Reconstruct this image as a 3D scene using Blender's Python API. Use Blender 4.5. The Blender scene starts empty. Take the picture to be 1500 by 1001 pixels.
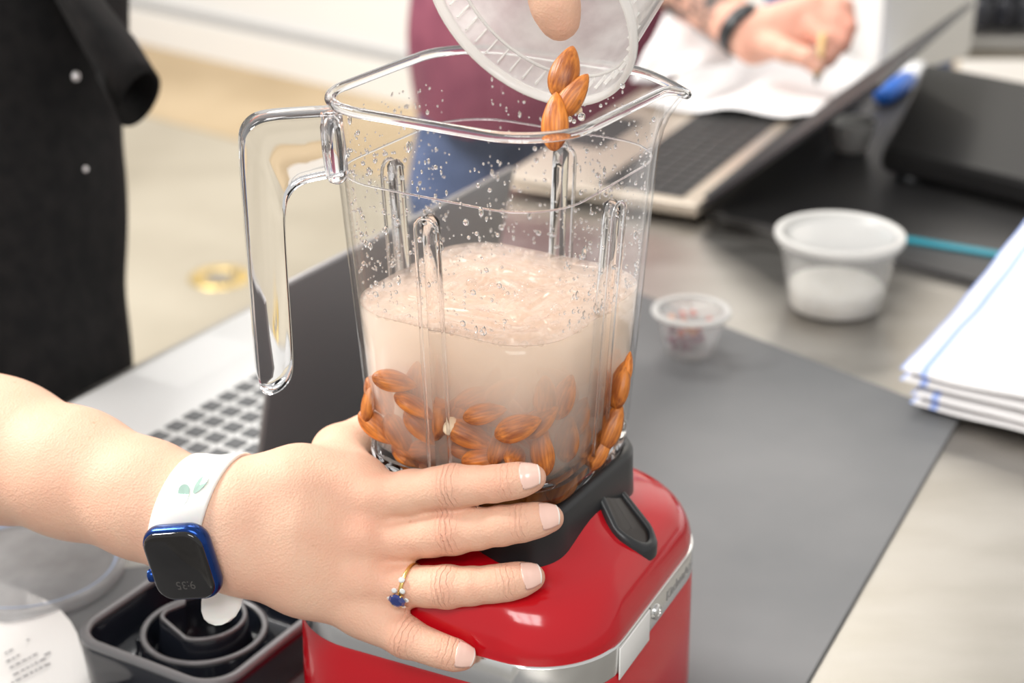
import bpy, bmesh, math, random
import numpy as np
from mathutils import Vector, Matrix, Euler, noise as mnoise
random.seed(7); rng = np.random.default_rng(7)
SC = bpy.context.scene
COL = SC.collection
PI = math.pi

# ------------------------------------------------------------------ camera
F_PX = 2500.0; PITCH = math.radians(23.5); CAM = np.array([0, 0, .588])
cd = bpy.data.cameras.new('camera'); cam = bpy.data.objects.new('camera', cd); COL.objects.link(cam)
cam.location = CAM; cam.rotation_euler = (PI/2 - PITCH, 0, 0)
cd.sensor_width = 36; cd.lens = 36*F_PX/1500
cd.clip_start = .02; cd.clip_end = 60
cd.dof.use_dof = True; cd.dof.focus_distance = .80; cd.dof.aperture_fstop = 7.0
SC.camera = cam

# ------------------------------------------------------------------ light
W = bpy.data.worlds.new('kitchen_daylight'); SC.world = W; W.use_nodes = True
bg = W.node_tree.nodes['Background']; bg.inputs[0].default_value = (1.0, .985, .96, 1); bg.inputs[1].default_value = .52
def area(name, loc, target, sx, sy, power, color=(1, 1, 1)):
    l = bpy.data.lights.new(name, 'AREA'); l.shape = 'RECTANGLE'; l.size = sx; l.size_y = sy
    l.energy = power; l.color = color
    o = bpy.data.objects.new(name, l); COL.objects.link(o); o.location = loc
    o.rotation_euler = (Vector(target) - Vector(loc)).to_track_quat('-Z', 'Y').to_euler()
    return o
area('window_light', (-2.4, 1.6, 2.3), (0, .9, .1), .8, .8, 110, (1, .97, .93))
for i in range(2):
    for j in range(2):
        area('skylight_pane', (-.62 + i*.62, 2.5 + j*.62, 2.5), (-.62 + i*.62, 2.35 + j*.62, 0), .5, .5, 9, (1, .98, .95))
area('clerestory_light', (1.15, 5.2, 2.5), (.3, .9, 0), .9, .8, 26, (1, .93, .8))
for i in range(3):
    for j in range(2):
        area('window_pane', (-.75 + i*.42, -.75 - j*.50, 2.1 - j*.12), (0, .8, .15), .36, .46, 5, (1, .99, .97))
area('wall_wash', (-2.2, 3.6, 2.6), (-1.0, 6.0, 0), 1.5, 1.0, 60, (1, .98, .95))
SC.view_settings.view_transform = 'Standard'; SC.view_settings.look = 'None'
SC.view_settings.gamma = 1; SC.view_settings.use_curve_mapping = False
SC.view_settings.exposure = .33
cy = SC.cycles
cy.max_bounces = 20; cy.transmission_bounces = 18; cy.transparent_max_bounces = 24
cy.diffuse_bounces = 4; cy.glossy_bounces = 6; cy.volume_bounces = 16
cy.use_denoising = True; cy.caustics_reflective = True; cy.caustics_refractive = True; cy.sample_clamp_indirect = 6

# ------------------------------------------------------------------ view geometry (real points from the lens model)
_c, _s = math.cos(PITCH), math.sin(PITCH)
_R = np.array([1., 0, 0]); _U = np.array([0, _s, _c]); _D = np.array([0, _c, -_s])
def ray(x, y): return _D + _R*(x-750)/F_PX - _U*(y-500.5)/F_PX
def at_z(x, y, z):
    r = ray(x, y); return CAM + r*((z-CAM[2])/r[2])
def at_d(x, y, d): return CAM + ray(x, y)*d
def at_plane(x, y, p, n):
    r = ray(x, y); p = np.array(p); n = np.array(n); return CAM + r*(np.dot(p-CAM, n)/np.dot(r, n))

# ------------------------------------------------------------------ object helpers
def new_obj(name, data, parent=None, loc=None, rot=None):
    o = bpy.data.objects.new(name, data); COL.objects.link(o)
    if parent: o.parent = parent
    if loc is not None: o.location = loc
    if rot is not None: o.rotation_euler = rot
    return o
def tag(o, label=None, cat=None, group=None, kind=None):
    if label: o['label'] = label
    if cat: o['category'] = cat
    if group: o['group'] = group
    if kind: o['kind'] = kind
    return o
def thing(name, label, cat, loc=(0, 0, 0), rotz=0, group=None):
    o = new_obj(name, None, loc=loc, rot=(0, 0, rotz)); o.empty_display_size = .02
    return tag(o, label, cat, group)
def mesh(name, V, Fc, mat, parent=None, smooth=True, loc=None, rot=None, angle=None):
    me = bpy.data.meshes.new(name); me.from_pydata([tuple(v) for v in V], [], [tuple(f) for f in Fc]); me.update()
    bm = bmesh.new(); bm.from_mesh(me); bmesh.ops.recalc_face_normals(bm, faces=bm.faces); bm.to_mesh(me); bm.free()
    if mat: me.materials.append(mat)
    if smooth:
        me.polygons.foreach_set('use_smooth', [True]*len(me.polygons))
        if angle is not None: me.set_sharp_from_angle(angle=math.radians(angle))
    return new_obj(name, me, parent, loc, rot)
class MB:
    def __init__(s): s.V = []; s.F = []
    def add(s, V, Fc):
        b = len(s.V); s.V += [tuple(v) for v in V]; s.F += [tuple(i+b for i in f) for f in Fc]; return s
    def build(s, name, mat, parent=None, **k): return mesh(name, s.V, s.F, mat, parent, **k)
def loft(rings, cap0=True, cap1=True, closed=False):
    n = len(rings[0]); V = [p for r in rings for p in r]; Fc = []
    m = len(rings)
    for i in range(m if closed else m-1):
        a = i*n; b = ((i+1) % m)*n
        for j in range(n):
            k = (j+1) % n; Fc.append((a+j, a+k, b+k, b+j))
    if not closed:
        if cap0: Fc.append(tuple(range(n))[::-1])
        if cap1: Fc.append(tuple(range((m-1)*n, m*n)))
    return V, Fc
def rsq(hx, hy, r, z, n=10):
    p = []
    for k, (sx, sy) in enumerate([(1, 1), (-1, 1), (-1, -1), (1, -1)]):
        for i in range(n+1):
            a = PI/2*(k+i/n); p.append((sx*(hx-r)+r*math.cos(a), sy*(hy-r)+r*math.sin(a), z))
    return p
def circ(r, z, n=48, cx=0, cy=0): return [(cx+r*math.cos(2*PI*i/n), cy+r*math.sin(2*PI*i/n), z) for i in range(n)]
def lathe(profile, n=48, closed=False, cap0=False, cap1=False):
    return loft([circ(max(r, 1e-5), z, n) for r, z in profile], cap0, cap1, closed)
def tube(path, rad, n=12, cap=True, flat=None):
    path = [Vector(p) for p in path]; m = len(path)
    if not hasattr(rad, '__len__'): rad = [rad]*m
    rings = []; up = None
    for i, p in enumerate(path):
        t = (path[min(i+1, m-1)] - path[max(i-1, 0)]).normalized()
        if up is None:
            up = Vector((0, 0, 1)) if abs(t.z) < .9 else Vector((1, 0, 0))
        a = (up - t*up.dot(t)).normalized(); up = a; b = t.cross(a)
        fx = flat or (1, 1)
        rings.append([tuple(p + a*(math.cos(2*PI*k/n)*rad[i]*fx[0]) + b*(math.sin(2*PI*k/n)*rad[i]*fx[1])) for k in range(n)])
    return loft(rings, cap, cap)
def box(x0, y0, z0, x1, y1, z1, b=.002):
    b = min(b, .49*min(x1-x0, y1-y0, z1-z0)); cx, cy_, hx, hy = (x0+x1)/2, (y0+y1)/2, (x1-x0)/2, (y1-y0)/2
    r = lambda d, z: [(cx+p[0], cy_+p[1], z) for p in rsq(hx-d, hy-d, max(b-d, b*.15), z, 3)]
    return loft([r(b, z0), r(b*.3, z0+b*.3), r(0, z0+b), r(0, z1-b), r(b*.3, z1-b*.3), r(b, z1)])
def rotz(P, a):
    P = np.asarray(P, float); c, s = math.cos(a), math.sin(a)
    return np.stack([P[:, 0]*c-P[:, 1]*s, P[:, 0]*s+P[:, 1]*c, P[:, 2]], -1)
def smoothpath(P, it=3):
    P = [np.array(p, float) for p in P]
    for _ in range(it):
        Q = [P[0]]
        for a, b in zip(P[:-1], P[1:]): Q += [a*.75+b*.25, a*.25+b*.75]
        P = Q + [P[-1]]
    return P
def poly_slab(pts, z0, z1, b=.0015):
    # slab from a ground polygon, with a small chamfer round the top
    c = np.mean(np.array(pts)[:, :2], axis=0)
    def r(d, z):
        out = []
        for p in pts:
            v = np.array(p[:2])-c; L = np.linalg.norm(v); q = c+v*(1-d/L); out.append((q[0], q[1], z))
        return out
    return loft([r(0, z0), r(0, z1-b), r(b, z1)])

# ------------------------------------------------------------------ materials
def mat(name, col=(.8, .8, .8), rough=.5, metal=0, spec=.5, **k):
    m = bpy.data.materials.new(name); m.use_nodes = True
    b = m.node_tree.nodes['Principled BSDF']
    b.inputs['Base Color'].default_value = (*col, 1); b.inputs['Roughness'].default_value = rough
    b.inputs['Metallic'].default_value = metal; b.inputs['Specular IOR Level'].default_value = spec
    for kk, v in k.items(): b.inputs[kk.replace('_', ' ')].default_value = v
    return m
def nd(m, t, **k):
    n = m.node_tree.nodes.new(t)
    for kk, v in k.items():
        if hasattr(n, kk): setattr(n, kk, v)
        else: n.inputs[kk.replace('_', ' ')].default_value = v
    return n
def lk(m, a, ao, b, bi): m.node_tree.links.new(a.outputs[ao], b.inputs[bi])
def bsdf(m): return m.node_tree.nodes['Principled BSDF']
def vary(m, c0, c1, scale=8, detail=6, coord='Object', stretch=(1, 1, 1), lo=.35, hi=.65, rough=None, bump=0, bdist=.001):
    tc = nd(m, 'ShaderNodeTexCoord'); mp = nd(m, 'ShaderNodeMapping'); mp.inputs['Scale'].default_value = stretch
    nz = nd(m, 'ShaderNodeTexNoise'); nz.inputs['Scale'].default_value = scale; nz.inputs['Detail'].default_value = detail
    rp = nd(m, 'ShaderNodeValToRGB'); rp.color_ramp.elements[0].position = lo; rp.color_ramp.elements[1].position = hi
    rp.color_ramp.elements[0].color = (*c0, 1); rp.color_ramp.elements[1].color = (*c1, 1)
    lk(m, tc, coord, mp, 0); lk(m, mp, 0, nz, 'Vector'); lk(m, nz, 0, rp, 0); lk(m, rp, 0, bsdf(m), 'Base Color')
    if rough:
        mr = nd(m, 'ShaderNodeMapRange'); mr.inputs[3].default_value = rough[0]; mr.inputs[4].default_value = rough[1]
        lk(m, nz, 0, mr, 0); lk(m, mr, 0, bsdf(m), 'Roughness')
    if bump:
        bp = nd(m, 'ShaderNodeBump'); bp.inputs['Strength'].default_value = bump; bp.inputs['Distance'].default_value = bdist
        lk(m, nz, 0, bp, 'Height'); lk(m, bp, 0, bsdf(m), 'Normal')
    return m
def glass(name, col=(1, 1, 1), ior=1.49, rough=0):
    m = bpy.data.materials.new(name); m.use_nodes = True; t = m.node_tree; t.nodes.clear()
    o = t.nodes.new('ShaderNodeOutputMaterial'); g = t.nodes.new('ShaderNodeBsdfGlass')
    g.inputs['Color'].default_value = (*col, 1); g.inputs['IOR'].default_value = ior; g.inputs['Roughness'].default_value = rough
    t.links.new(g.outputs[0], o.inputs[0]); return m
def film(name, tint=(1, 1, 1), ior=1.45, haze=0., hazecol=(.9, .9, .9), rough=.02, noise=0):
    # thin clear plastic: see-through with fresnel gloss, and a share of milky haze
    m = bpy.data.materials.new(name); m.use_nodes = True; t = m.node_tree; t.nodes.clear()
    o = t.nodes.new('ShaderNodeOutputMaterial'); tr = t.nodes.new('ShaderNodeBsdfTransparent'); gl = t.nodes.new('ShaderNodeBsdfGlossy')
    lw = t.nodes.new('ShaderNodeLayerWeight'); mx = t.nodes.new('ShaderNodeMixShader')
    tr.inputs[0].default_value = (*tint, 1); gl.inputs['Roughness'].default_value = rough; lw.inputs[0].default_value = .5
    p5 = t.nodes.new('ShaderNodeMath'); p5.operation = 'POWER'; p5.inputs[1].default_value = 4.0; t.links.new(lw.outputs['Facing'], p5.inputs[0])
    fr = t.nodes.new('ShaderNodeMath'); fr.operation = 'MULTIPLY_ADD'; fr.inputs[1].default_value = .60; fr.inputs[2].default_value = .018; t.links.new(p5.outputs[0], fr.inputs[0])
    src = tr
    if haze:
        df = t.nodes.new('ShaderNodeBsdfDiffuse'); df.inputs[0].default_value = (*hazecol, 1)
        tl = t.nodes.new('ShaderNodeBsdfTranslucent'); tl.inputs[0].default_value = (*hazecol, 1)
        ad = t.nodes.new('ShaderNodeMixShader'); ad.inputs[0].default_value = .5
        t.links.new(df.outputs[0], ad.inputs[1]); t.links.new(tl.outputs[0], ad.inputs[2])
        m2 = t.nodes.new('ShaderNodeMixShader'); m2.inputs[0].default_value = haze
        if noise:
            nz = t.nodes.new('ShaderNodeTexNoise'); nz.inputs['Scale'].default_value = noise; nz.inputs['Detail'].default_value = 5
            tc = t.nodes.new('ShaderNodeTexCoord'); t.links.new(tc.outputs['Object'], nz.inputs['Vector'])
            mr = t.nodes.new('ShaderNodeMapRange'); mr.inputs[1].default_value = .3; mr.inputs[2].default_value = .7
            mr.inputs[3].default_value = haze*.75; mr.inputs[4].default_value = min(1, haze*1.25)
            t.links.new(nz.outputs[0], mr.inputs[0]); t.links.new(mr.outputs[0], m2.inputs[0])
        t.links.new(tr.outputs[0], m2.inputs[1]); t.links.new(ad.outputs[0], m2.inputs[2]); src = m2
    t.links.new(fr.outputs[0], mx.inputs[0]); t.links.new(src.outputs[0], mx.inputs[1]); t.links.new(gl.outputs[0], mx.inputs[2])
    t.links.new(mx.outputs[0], o.inputs[0]); return m

M = {}
M['red'] = mat('gloss_red', (.49, .002, .009), .14, 0, .5, Coat_Weight=.15, Coat_Roughness=.04)
M['black'] = mat('satin_black', (.018, .019, .021), .38)
M['band'] = mat('brushed_steel', (.80, .80, .79), .22, 1)
M['clear'] = glass('clear_plastic', (.985, .985, .99), 1.47); M['rib'] = glass('clear_rib', (.985, .985, .985), 1.24); M['handle'] = glass('clear_handle', (.98, .98, .985), 1.30)
M['wall_film'] = film('clear_wall', (.996, .996, .996), 1.45, 0.0)
M['steel'] = vary(mat('worn_steel', (.6, .58, .55), .3, 1), (.42, .40, .37), (.50, .48, .45), 9, 10, stretch=(1, 2.2, 1), rough=(.22, .42), bump=.05, bdist=.0003)
M['mat'] = vary(mat('rubber_mat', (.1, .1, .1), .5, spec=.35), (.125, .128, .132), (.17, .17, .172), 5, 8, rough=(.45, .62), bump=.1, bdist=.0005)
M['mat2'] = vary(mat('dark_mat', (.03, .03, .03), .4, spec=.4), (.040, .039, .040), (.060, .058, .056), 4, 6, rough=(.32, .5))
M['concrete'] = vary(mat('concrete', (.4, .35, .27), .35), (.34, .295, .22), (.47, .42, .33), 1.7, 8, rough=(.28, .55))
M['white_wall'] = mat('white_wall', (.86, .85, .83), .6)
M['white'] = mat('white_board', (.84, .83, .80), .5)
M['tan'] = vary(mat('tan_floor_shade', (.5, .36, .2), .5), (.44, .32, .18), (.58, .44, .27), 2, 5)
M['grey_line'] = mat('groove_shade_grey', (.42, .41, .40), .5)
M['gold'] = mat('brass', (.85, .62, .22), .28, 1)

# ------------------------------------------------------------------ setting
TH = np.array([.512, .859]); TD = np.array([-.859, .512])       # table: along its left edge, and outward from it
E0 = np.array([-.308, 1.296]) + TD*.012
FLOOR = -.9
mesh('floor', [(-6, -2, FLOOR), (6, -2, FLOOR), (6, 9, FLOOR), (-6, 9, FLOOR)], [(0, 1, 2, 3)], M['concrete'], smooth=False)['kind'] = 'structure'
wd = np.array([.779, -.627]); wn = np.array([.627, .779]); w0 = np.array([-.95, 5.84])
def wallbox(name, off0, off1, s0, s1, z0, z1, m):
    P = [w0+wd*s+wn*o for s, o in ((s0, off0), (s1, off0), (s1, off1), (s0, off1))]
    o = mesh(name, [(*p, z0) for p in P]+[(*p, z1) for p in P], [(3, 2, 1, 0), (4, 5, 6, 7), (0, 1, 5, 4), (1, 2, 6, 5), (2, 3, 7, 6), (3, 0, 4, 7)], m, smooth=False)
    o['kind'] = 'structure'; return o
wallbox('wall_back', 0.03, .15, -3, 6, FLOOR, 2.2, M['white_wall'])
wallbox('baseboard_back', -.02, .03, -3, 6, FLOOR, FLOOR+.125, M['white_wall'])
wallbox('groove_shade_strip', -.004, .03, -3, 6, FLOOR+.125, FLOOR+.15, M['grey_line'])  # grey strip stands for the shadow line at the baseboard's top groove
wallbox('tan_shade_strip', -.62, -.02, -3, 6, FLOOR, FLOOR+.004, M['tan'])  # added floor strip; its tan stands for shading and a blurred reflection
wl = at_d(1470, 30, 4.2)
o = mesh('wall_right', [(.9, 4.25, FLOOR), (4.5, 3.6, FLOOR), (4.5, 3.6, 2.2), (.9, 4.25, 2.2), (.9, 4.37, FLOOR), (4.5, 3.72, FLOOR), (4.5, 3.72, 2.2), (.9, 4.37, 2.2)],
     [(0, 1, 2, 3), (4, 5, 6, 7), (0, 1, 5, 4), (3, 2, 6, 7), (0, 3, 7, 4), (1, 2, 6, 5)], mat('tan_wall', (.70, .60, .47), .6), smooth=False); o['kind'] = 'structure'

# tables ------------------------------------------------------------
t1 = thing('work_table', 'stainless steel work table with worn brushed top under the red blender', 'table', (0, 1, FLOOR))
def P2(p, z): return (p[0], p[1], z)
A0 = E0 - TH*1.9; A1 = E0 + TH*.56
G0 = np.array([.146, 1.690]); G1 = np.array([.410, 1.464]); GD = (G1-G0)/np.linalg.norm(G1-G0)
def isect(p, d, q, e):
    A = np.array([[d[0], -e[0]], [d[1], -e[1]]]); t = np.linalg.solve(A, q-p); return p+d*t[0]
C0 = isect(E0, TH, G0, GD); C1 = G0 + GD*1.5
top = [C0, C1, C1 + np.array([-.55, -1.1]), A0 + np.array([.9, -.25]), A0]
o = mesh('tabletop', *poly_slab([P2(p, 0) for p in top], -.045, 0, .003), M['steel'], smooth=False, parent=t1, loc=(0, -1, -FLOOR))
for p in top[:]:
    q = np.array(p)*.9 + np.mean(top, axis=0)*.1
    mesh('leg', *tube([(q[0], q[1], FLOOR), (q[0], q[1], -.04)], .02, 12), M['steel'], parent=t1, loc=(0, -1, -FLOOR))
t2 = thing('counter', 'black rubber covered counter with a steel edge behind the steel work table', 'counter', (.6, 2, FLOOR))
gn = np.array([-GD[1], GD[0]]); gn = gn if gn[1] > 0 else -gn
H0 = C0; far = .62
q2 = [C0+GD*.02, C1, C1+gn*far, isect(E0, TH, G0+gn*far, GD)+GD*.02]
mesh('countertop', *poly_slab([P2(p, 0) for p in q2], -.045, -.001, .002), M['steel'], smooth=False, parent=t2, loc=(-.6, -2, -FLOOR))
q3 = [q2[0]+gn*.03+GD*.03, q2[1]+gn*.03, q2[2]-gn*.02, q2[3]-gn*.02+GD*.03]
mesh('rubber_top', *poly_slab([P2(p, 0) for p in q3], -.001, .006, .002), M['mat2'], smooth=False, parent=t2, loc=(-.6, -2, -FLOOR))
for p in q2:
    q = np.array(p)*.9 + np.mean(q2, axis=0)*.1
    mesh('leg', *tube([(q[0], q[1], FLOOR), (q[0], q[1], -.04)], .02, 12), M['steel'], parent=t2, loc=(-.6, -2, -FLOOR))

# mat ---------------------------------------------------------------
m0 = at_z(1407, 612, .002)[:2]; m1 = at_z(935, 430, .002)[:2]; m2 = at_z(1183, 1001, .002)[:2]
ma = m0 + (m1-m0)*1.32; mb = m0 + (m2-m0)*1.75
md = np.array([-.40, .93])
matpoly = [m0, ma, np.array([-.20, .985]), np.array([-.55, .90]), np.array([-.55, .42]), mb]
o = mesh('rubber_mat', *poly_slab([P2(p, 0) for p in matpoly], 0, .003, .001), M['mat'], smooth=False)
tag(o, 'dark grey rubber mat lying on the steel table under the blender', 'mat')

# ------------------------------------------------------------------ blender base
BY = -.45; JY = -.534; BC = (-.006, .795)
base = thing('blender', 'glossy red countertop blender with steel band and black collar', 'blender', (*BC, .003), BY)
ZB = .117
def kprof(t): return .0893-t, min((.0893-t)*.97, .046+.3*t)
PROF = [(0, .1165), (0, .1215), (.0008, .1265), (.0024, .1322), (.0048, .1375), (.0076, .1415), (.0100, .1438), (.0115, .1448), (.0130, .1460),
        (.0160, .1478), (.0200, .1498), (.0240, .1525), (.0270, .1552), (.0300, .1592), (.0330, .1645), (.0360, .1710)]
def crown_z(x, y):
    def sd(t):
        h, r = kprof(t); ax, ay = abs(x)-(h-r), abs(y)-(h-r)
        return math.hypot(max(ax, 0), max(ay, 0)) + min(max(ax, ay), 0) - r
    lo, hi = 0, .0360
    if sd(0) > 0: return .12
    if sd(hi) < 0: return .17
    for _ in range(30):
        mid = (lo+hi)/2
        if sd(mid) < 0: lo = mid
        else: hi = mid
    for (a, za), (b, zb) in zip(PROF[:-1], PROF[1:]):
        if a <= lo <= b and b > a: return za+(zb-za)*(lo-a)/(b-a)
    return .17
dz = -.003
mesh('body', *loft([rsq(h, h, r, z+dz, 14) for h, r, z in ((.086, .043, .003), (.0908, .046, .006), (.0912, .046, .03), (.0904, .046, .0985), (.0896, .046, .1))]), M['red'], base, angle=50)
band_o = mesh('steel_band', *loft([rsq(h, h, .046, z+dz, 14) for h, z in ((.0886, .0995), (.0902, .1000), (.0904, .1008), (.0904, .1158), (.0898, .1166), (.0884, .1168))]), M['band'], base, angle=40)
fine = []
for (a, za), (b, zb) in zip(PROF[:-1], PROF[1:]):
    for k in range(3): fine.append((a+(b-a)*k/3, za+(zb-za)*k/3))
fine.append(PROF[-1])
# smooth the profile except at the crease
fp = np.array(fine)
for _ in range(3):
    q = fp.copy(); q[1:-1] = (fp[:-2]+2*fp[1:-1]+fp[2:])/4
    keep = (np.abs(fp[:, 0]-.0115) < .0006) | (fp[:, 1] < .123); q[keep] = fp[keep]; fp = q
mesh('crown', *loft([rsq(kprof(t)[0], kprof(t)[0], kprof(t)[1], z+dz, 16) for t, z in fp], True, True), M['red'], base, angle=60)
# black collar in jar yaw
cr = JY-BY
mesh('collar', *loft([rsq(h, h, r, z+dz, 12) for h, r, z in ((.0600, .028, .134), (.0592, .027, .150), (.0584, .026, .165), (.0582, .026, .1755), (.0574, .0255, .1775), (.0560, .0245, .1785),
     (.0540, .0235, .1785), (.0530, .023, .1775), (.0525, .0225, .1740))]), M['black'], base, rot=(0, 0, cr), angle=40)
# release slot: a raised rim round a sunken channel, from the collar over the shoulder on the right-hand face
def stadium(cx, cy_, hl, r, n=10):
    out = []
    for k, sgn in ((0, 1), (1, -1)):
        for i in range(n+1):
            a = -PI/2+PI*i/n + (PI if k else 0); out.append((cx+sgn*hl+r*math.cos(a), cy_+r*math.sin(a)))
    return out
sx, sy, hl = .0650, .0088, .0088; sa = -.46
rings = []
def slot_xy(r): return [(sx+(x-sx)*math.cos(sa)-(y-sy)*math.sin(sa), sy+(x-sx)*math.sin(sa)+(y-sy)*math.cos(sa)) for x, y in stadium(sx, sy, hl, r, 14)]
for r, dh in ((.0134, -.005), (.0134, .0008), (.0128, .0024), (.0117, .0032), (.0104, .0033), (.0094, .0026), (.0087, .0010), (.0085, -.006)):
    rings.append([(x, y, max(crown_z(min(max(x, .0), .0875), y), .1400)+dh+dz+.0008) for x, y in slot_xy(r)])
slot = mesh('release_slot', *loft(rings, False, False), M['black'], base, angle=45)
rings = [[(x, y, max(crown_z(min(max(x, .0), .0875), y), .1400)+.0013+dz) for x, y in slot_xy(r)] for r in (.0088, .0076, .0064, .0052, .004, .003, .002, .0005)]
mesh('slot_floor', *loft(rings, False, True), mat('slot_brown', (.022, .016, .014), .35), slot)
# plate, screw and lettering on the band's right-hand face
def face_box(name, y0, y1, z0, z1, d0, d1, m, b=.0006):
    return mesh(name, *box(d0, y0, z0+dz, d1, y1, z1+dz, b), m, band_o)
face_box('name_plate', -.052, -.012, .0965, .1152, .0902, .0911, mat('pale_plate', (.86, .85, .83), .35, .1))
face_box('band_joint', -.0118, -.0112, .1005, .1155, .0902, .0908, M['black'], .0002)
V, Fc = lathe([(0, 0), (.0042, 0), (.0042, .0014), (.0034, .0022), (.0020, .0024), (.0018, .0012), (0, .0012)], 24)
o = mesh('screw', V, Fc, M['band'], band_o, loc=(.0902, -.003, .1085+dz), rot=(0, PI/2, 0), angle=40)
lettering_m = mat('grey_print', (.32, .31, .31), .4)

# ------------------------------------------------------------------ jar
jar = thing('jar', 'clear plastic blender jar with handle and spout, half full of almonds', 'blender jar', (*BC, 0), JY)
JZ0, JZ1 = .188, .376
def jh(z): return .0572+(.0685-.0572)*(z-JZ0)/(JZ1-JZ0)
def jr(z): return .0315+.0045*(z-JZ0)/(JZ1-JZ0)
WT = .0026
def spouted(h, r, z, n=14, amt=1.0):
    P = np.array(rsq(h, h, r, z, n)); 
    if z > .335:
        k = min(1, (z-.335)/(JZ1-.335))**1.8*amt
        d = np.array([.7071, .7071]); a = np.arctan2(P[:, 1], P[:, 0])-PI/4
        lat = P[:, 0]*-.7071+P[:, 1]*.7071; f = np.exp(-(lat/.0125)**2)*(np.cos(a) > 0)
        P[:, :2] += d*(f*k*.0150)[:, None]; P[:, 2] -= f*k*.0095
        P[:, 2] -= np.exp(-((np.abs(lat)-.027)/.010)**2)*(np.cos(a) > 0)*k*.0005
    return [tuple(p) for p in P]
outer = [spouted(jh(z), jr(z), z) for z in np.linspace(.1905, .3735, 26)]
inner = [spouted(jh(z)-WT, jr(z)-WT, z) for z in np.linspace(.3735, .196, 26)]
MB().add(*loft(outer, False, False)).add(*loft(inner, False, False)).build('jar_wall', M['wall_film'], jar)
# thick rim bead
rp = np.array(spouted(jh(.3735), jr(.3735), .3735, 20)); nrm = []
rp_n = len(rp); rings = []
for k in range(10):
    a = 2*PI*k/10; ring = []
    for i in range(rp_n):
        t = rp[(i+1) % rp_n]-rp[i-1]; t /= np.linalg.norm(t); nn = np.array([t[1], -t[0], 0]); nn /= np.linalg.norm(nn)
        ring.append(tuple(rp[i]+nn*(.0026*math.cos(a)-.0006)+np.array([0, 0, .0025*math.sin(a)])))
    rings.append(ring)
V, Fc = loft(rings, closed=True); mesh('rim', V, Fc, M['clear'], jar)
# base plate of the jar
mesh('jar_foot', *loft([rsq(h, h, r, z, 14) for h, r, z in ((.0505, .028, .1792), (.0545, .030, .1795), (.0562, .031, .1830), (.0572, .0315, .1880), (.0570, .0315, .1905),
     (.0546, .0300, .1908), (.0530, .0290, .1935), (.048, .026, .1925))]), M['clear'], jar, angle=50)
# ribs, one inside the middle of each face
for k in range(4):
    a = k*PI/2; pts = []
    for z in np.linspace(.192, .326, 16): pts.append((jh(z)-WT-.0012, 0, z))
    pts.append((jh(.328)-WT-.0004, 0, .3285))
    V, Fc = tube(pts, [.0042]*16+[.002], 14, True)
    rib = mesh('rib', rotz(V, a), Fc, M['rib'], jar)
    # the fine bead that frames the rib on the outside
    pts = []
    for z in np.linspace(.195, .322, 12): pts.append((jh(z)+.0003, -.0062, z))
    for q in np.linspace(0, PI, 9)[1:-1]: z = .322+.0065*math.sin(q); pts.append((jh(z)+.0003, -.0062*math.cos(q), z))
    for z in np.linspace(.322, .195, 12): pts.append((jh(z)+.0003, .0062, z))
    V, Fc = tube(pts, .0009, 8); mesh('rib_edge', rotz(V, a), Fc, M['clear'], rib)
# inner fill ledge
lp = np.array(rsq(jh(.3375)-WT-.0004, jh(.3375)-WT-.0004, jr(.3375)-WT, .3375, 12)); rings = []
for k in range(8):
    a = 2*PI*k/8; ring = []
    for i in range(len(lp)):
        t = lp[(i+1) % len(lp)]-lp[i-1]; t /= np.linalg.norm(t); ring.append(tuple(lp[i]+np.array([t[1], -t[0], 0])*.0005*math.cos(a)+np.array([0, 0, .0005*math.sin(a)])))
    rings.append(ring)
mesh('fill_line', *loft(rings, closed=True), M['clear'], jar)
# the block the handle grows from
def corner_pt(z, ins): h, r = jh(z), jr(z); q = (h-r)+r*.7071-ins*.7071; return (-q, -q, z)
mesh('handle_mount', *tube([corner_pt(z, -.0006) for z in (.3330, .3345, .338, .350, .362, .3665, .368)], [.0015, .0042, .0056, .0060, .0056, .0042, .0015], 16), M['clear'], jar)
# handle --------------------------------------------------------------
hd = np.array([-math.sqrt(.5), -math.sqrt(.5)])                    # local outward direction of the handle corner
wyaw = JY; hdw = np.array([hd[0]*math.cos(wyaw)-hd[1]*math.sin(wyaw), hd[0]*math.sin(wyaw)+hd[1]*math.cos(wyaw)])
hn = np.array([-hdw[1], hdw[0]])
def hplane(x, y):
    p = at_plane(x, y, (*BC, .3), (hn[0], hn[1], 0)); return (p[0]-BC[0])*hdw[0]+(p[1]-BC[1])*hdw[1], p[2]
prof_px = [(497, 160), (440, 163), (395, 166), (372, 172), (357, 186), (351, 204), (352, 240), (358, 320), (366, 420), (374, 520), (377, 556), (384, 569),
           (398, 569), (414, 560), (424, 546), (427, 525), (424, 470), (419, 400), (415, 330), (415, 300), (420, 281), (432, 267), (452, 259), (499, 251)]
prof = smoothpath([(*hplane(*p), 0) for p in prof_px], 2)
prof = [p[:2] for p in prof]
# cross-section: flat slab with a rounded, thicker bead along both edges
def inset(pr, d):
    n = len(pr); out = []
    for i in range(n):
        t = np.array(pr[min(i+1, n-1)])-np.array(pr[max(i-1, 0)]); t /= np.linalg.norm(t)+1e-9
        nn = np.array([-t[1], t[0]]); out.append(np.array(pr[i])+nn*d)
    return out
area2 = sum(a[0]*b[1]-b[0]*a[1] for a, b in zip(prof, prof[1:]+prof[:1])); sg = 1 if area2 > 0 else -1
ring = lambda ins, w: [(hd[0]*u+(-hd[1])*w, hd[1]*u+hd[0]*w, z) for u, z in inset(prof, sg*ins)]
mesh('handle', *loft([ring(.0022, -.0100), ring(.0007, -.0095), ring(0, -.0080), ring(0, .0080), ring(.0007, .0095), ring(.0022, .0100)]), M['handle'], jar, angle=40)

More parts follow.
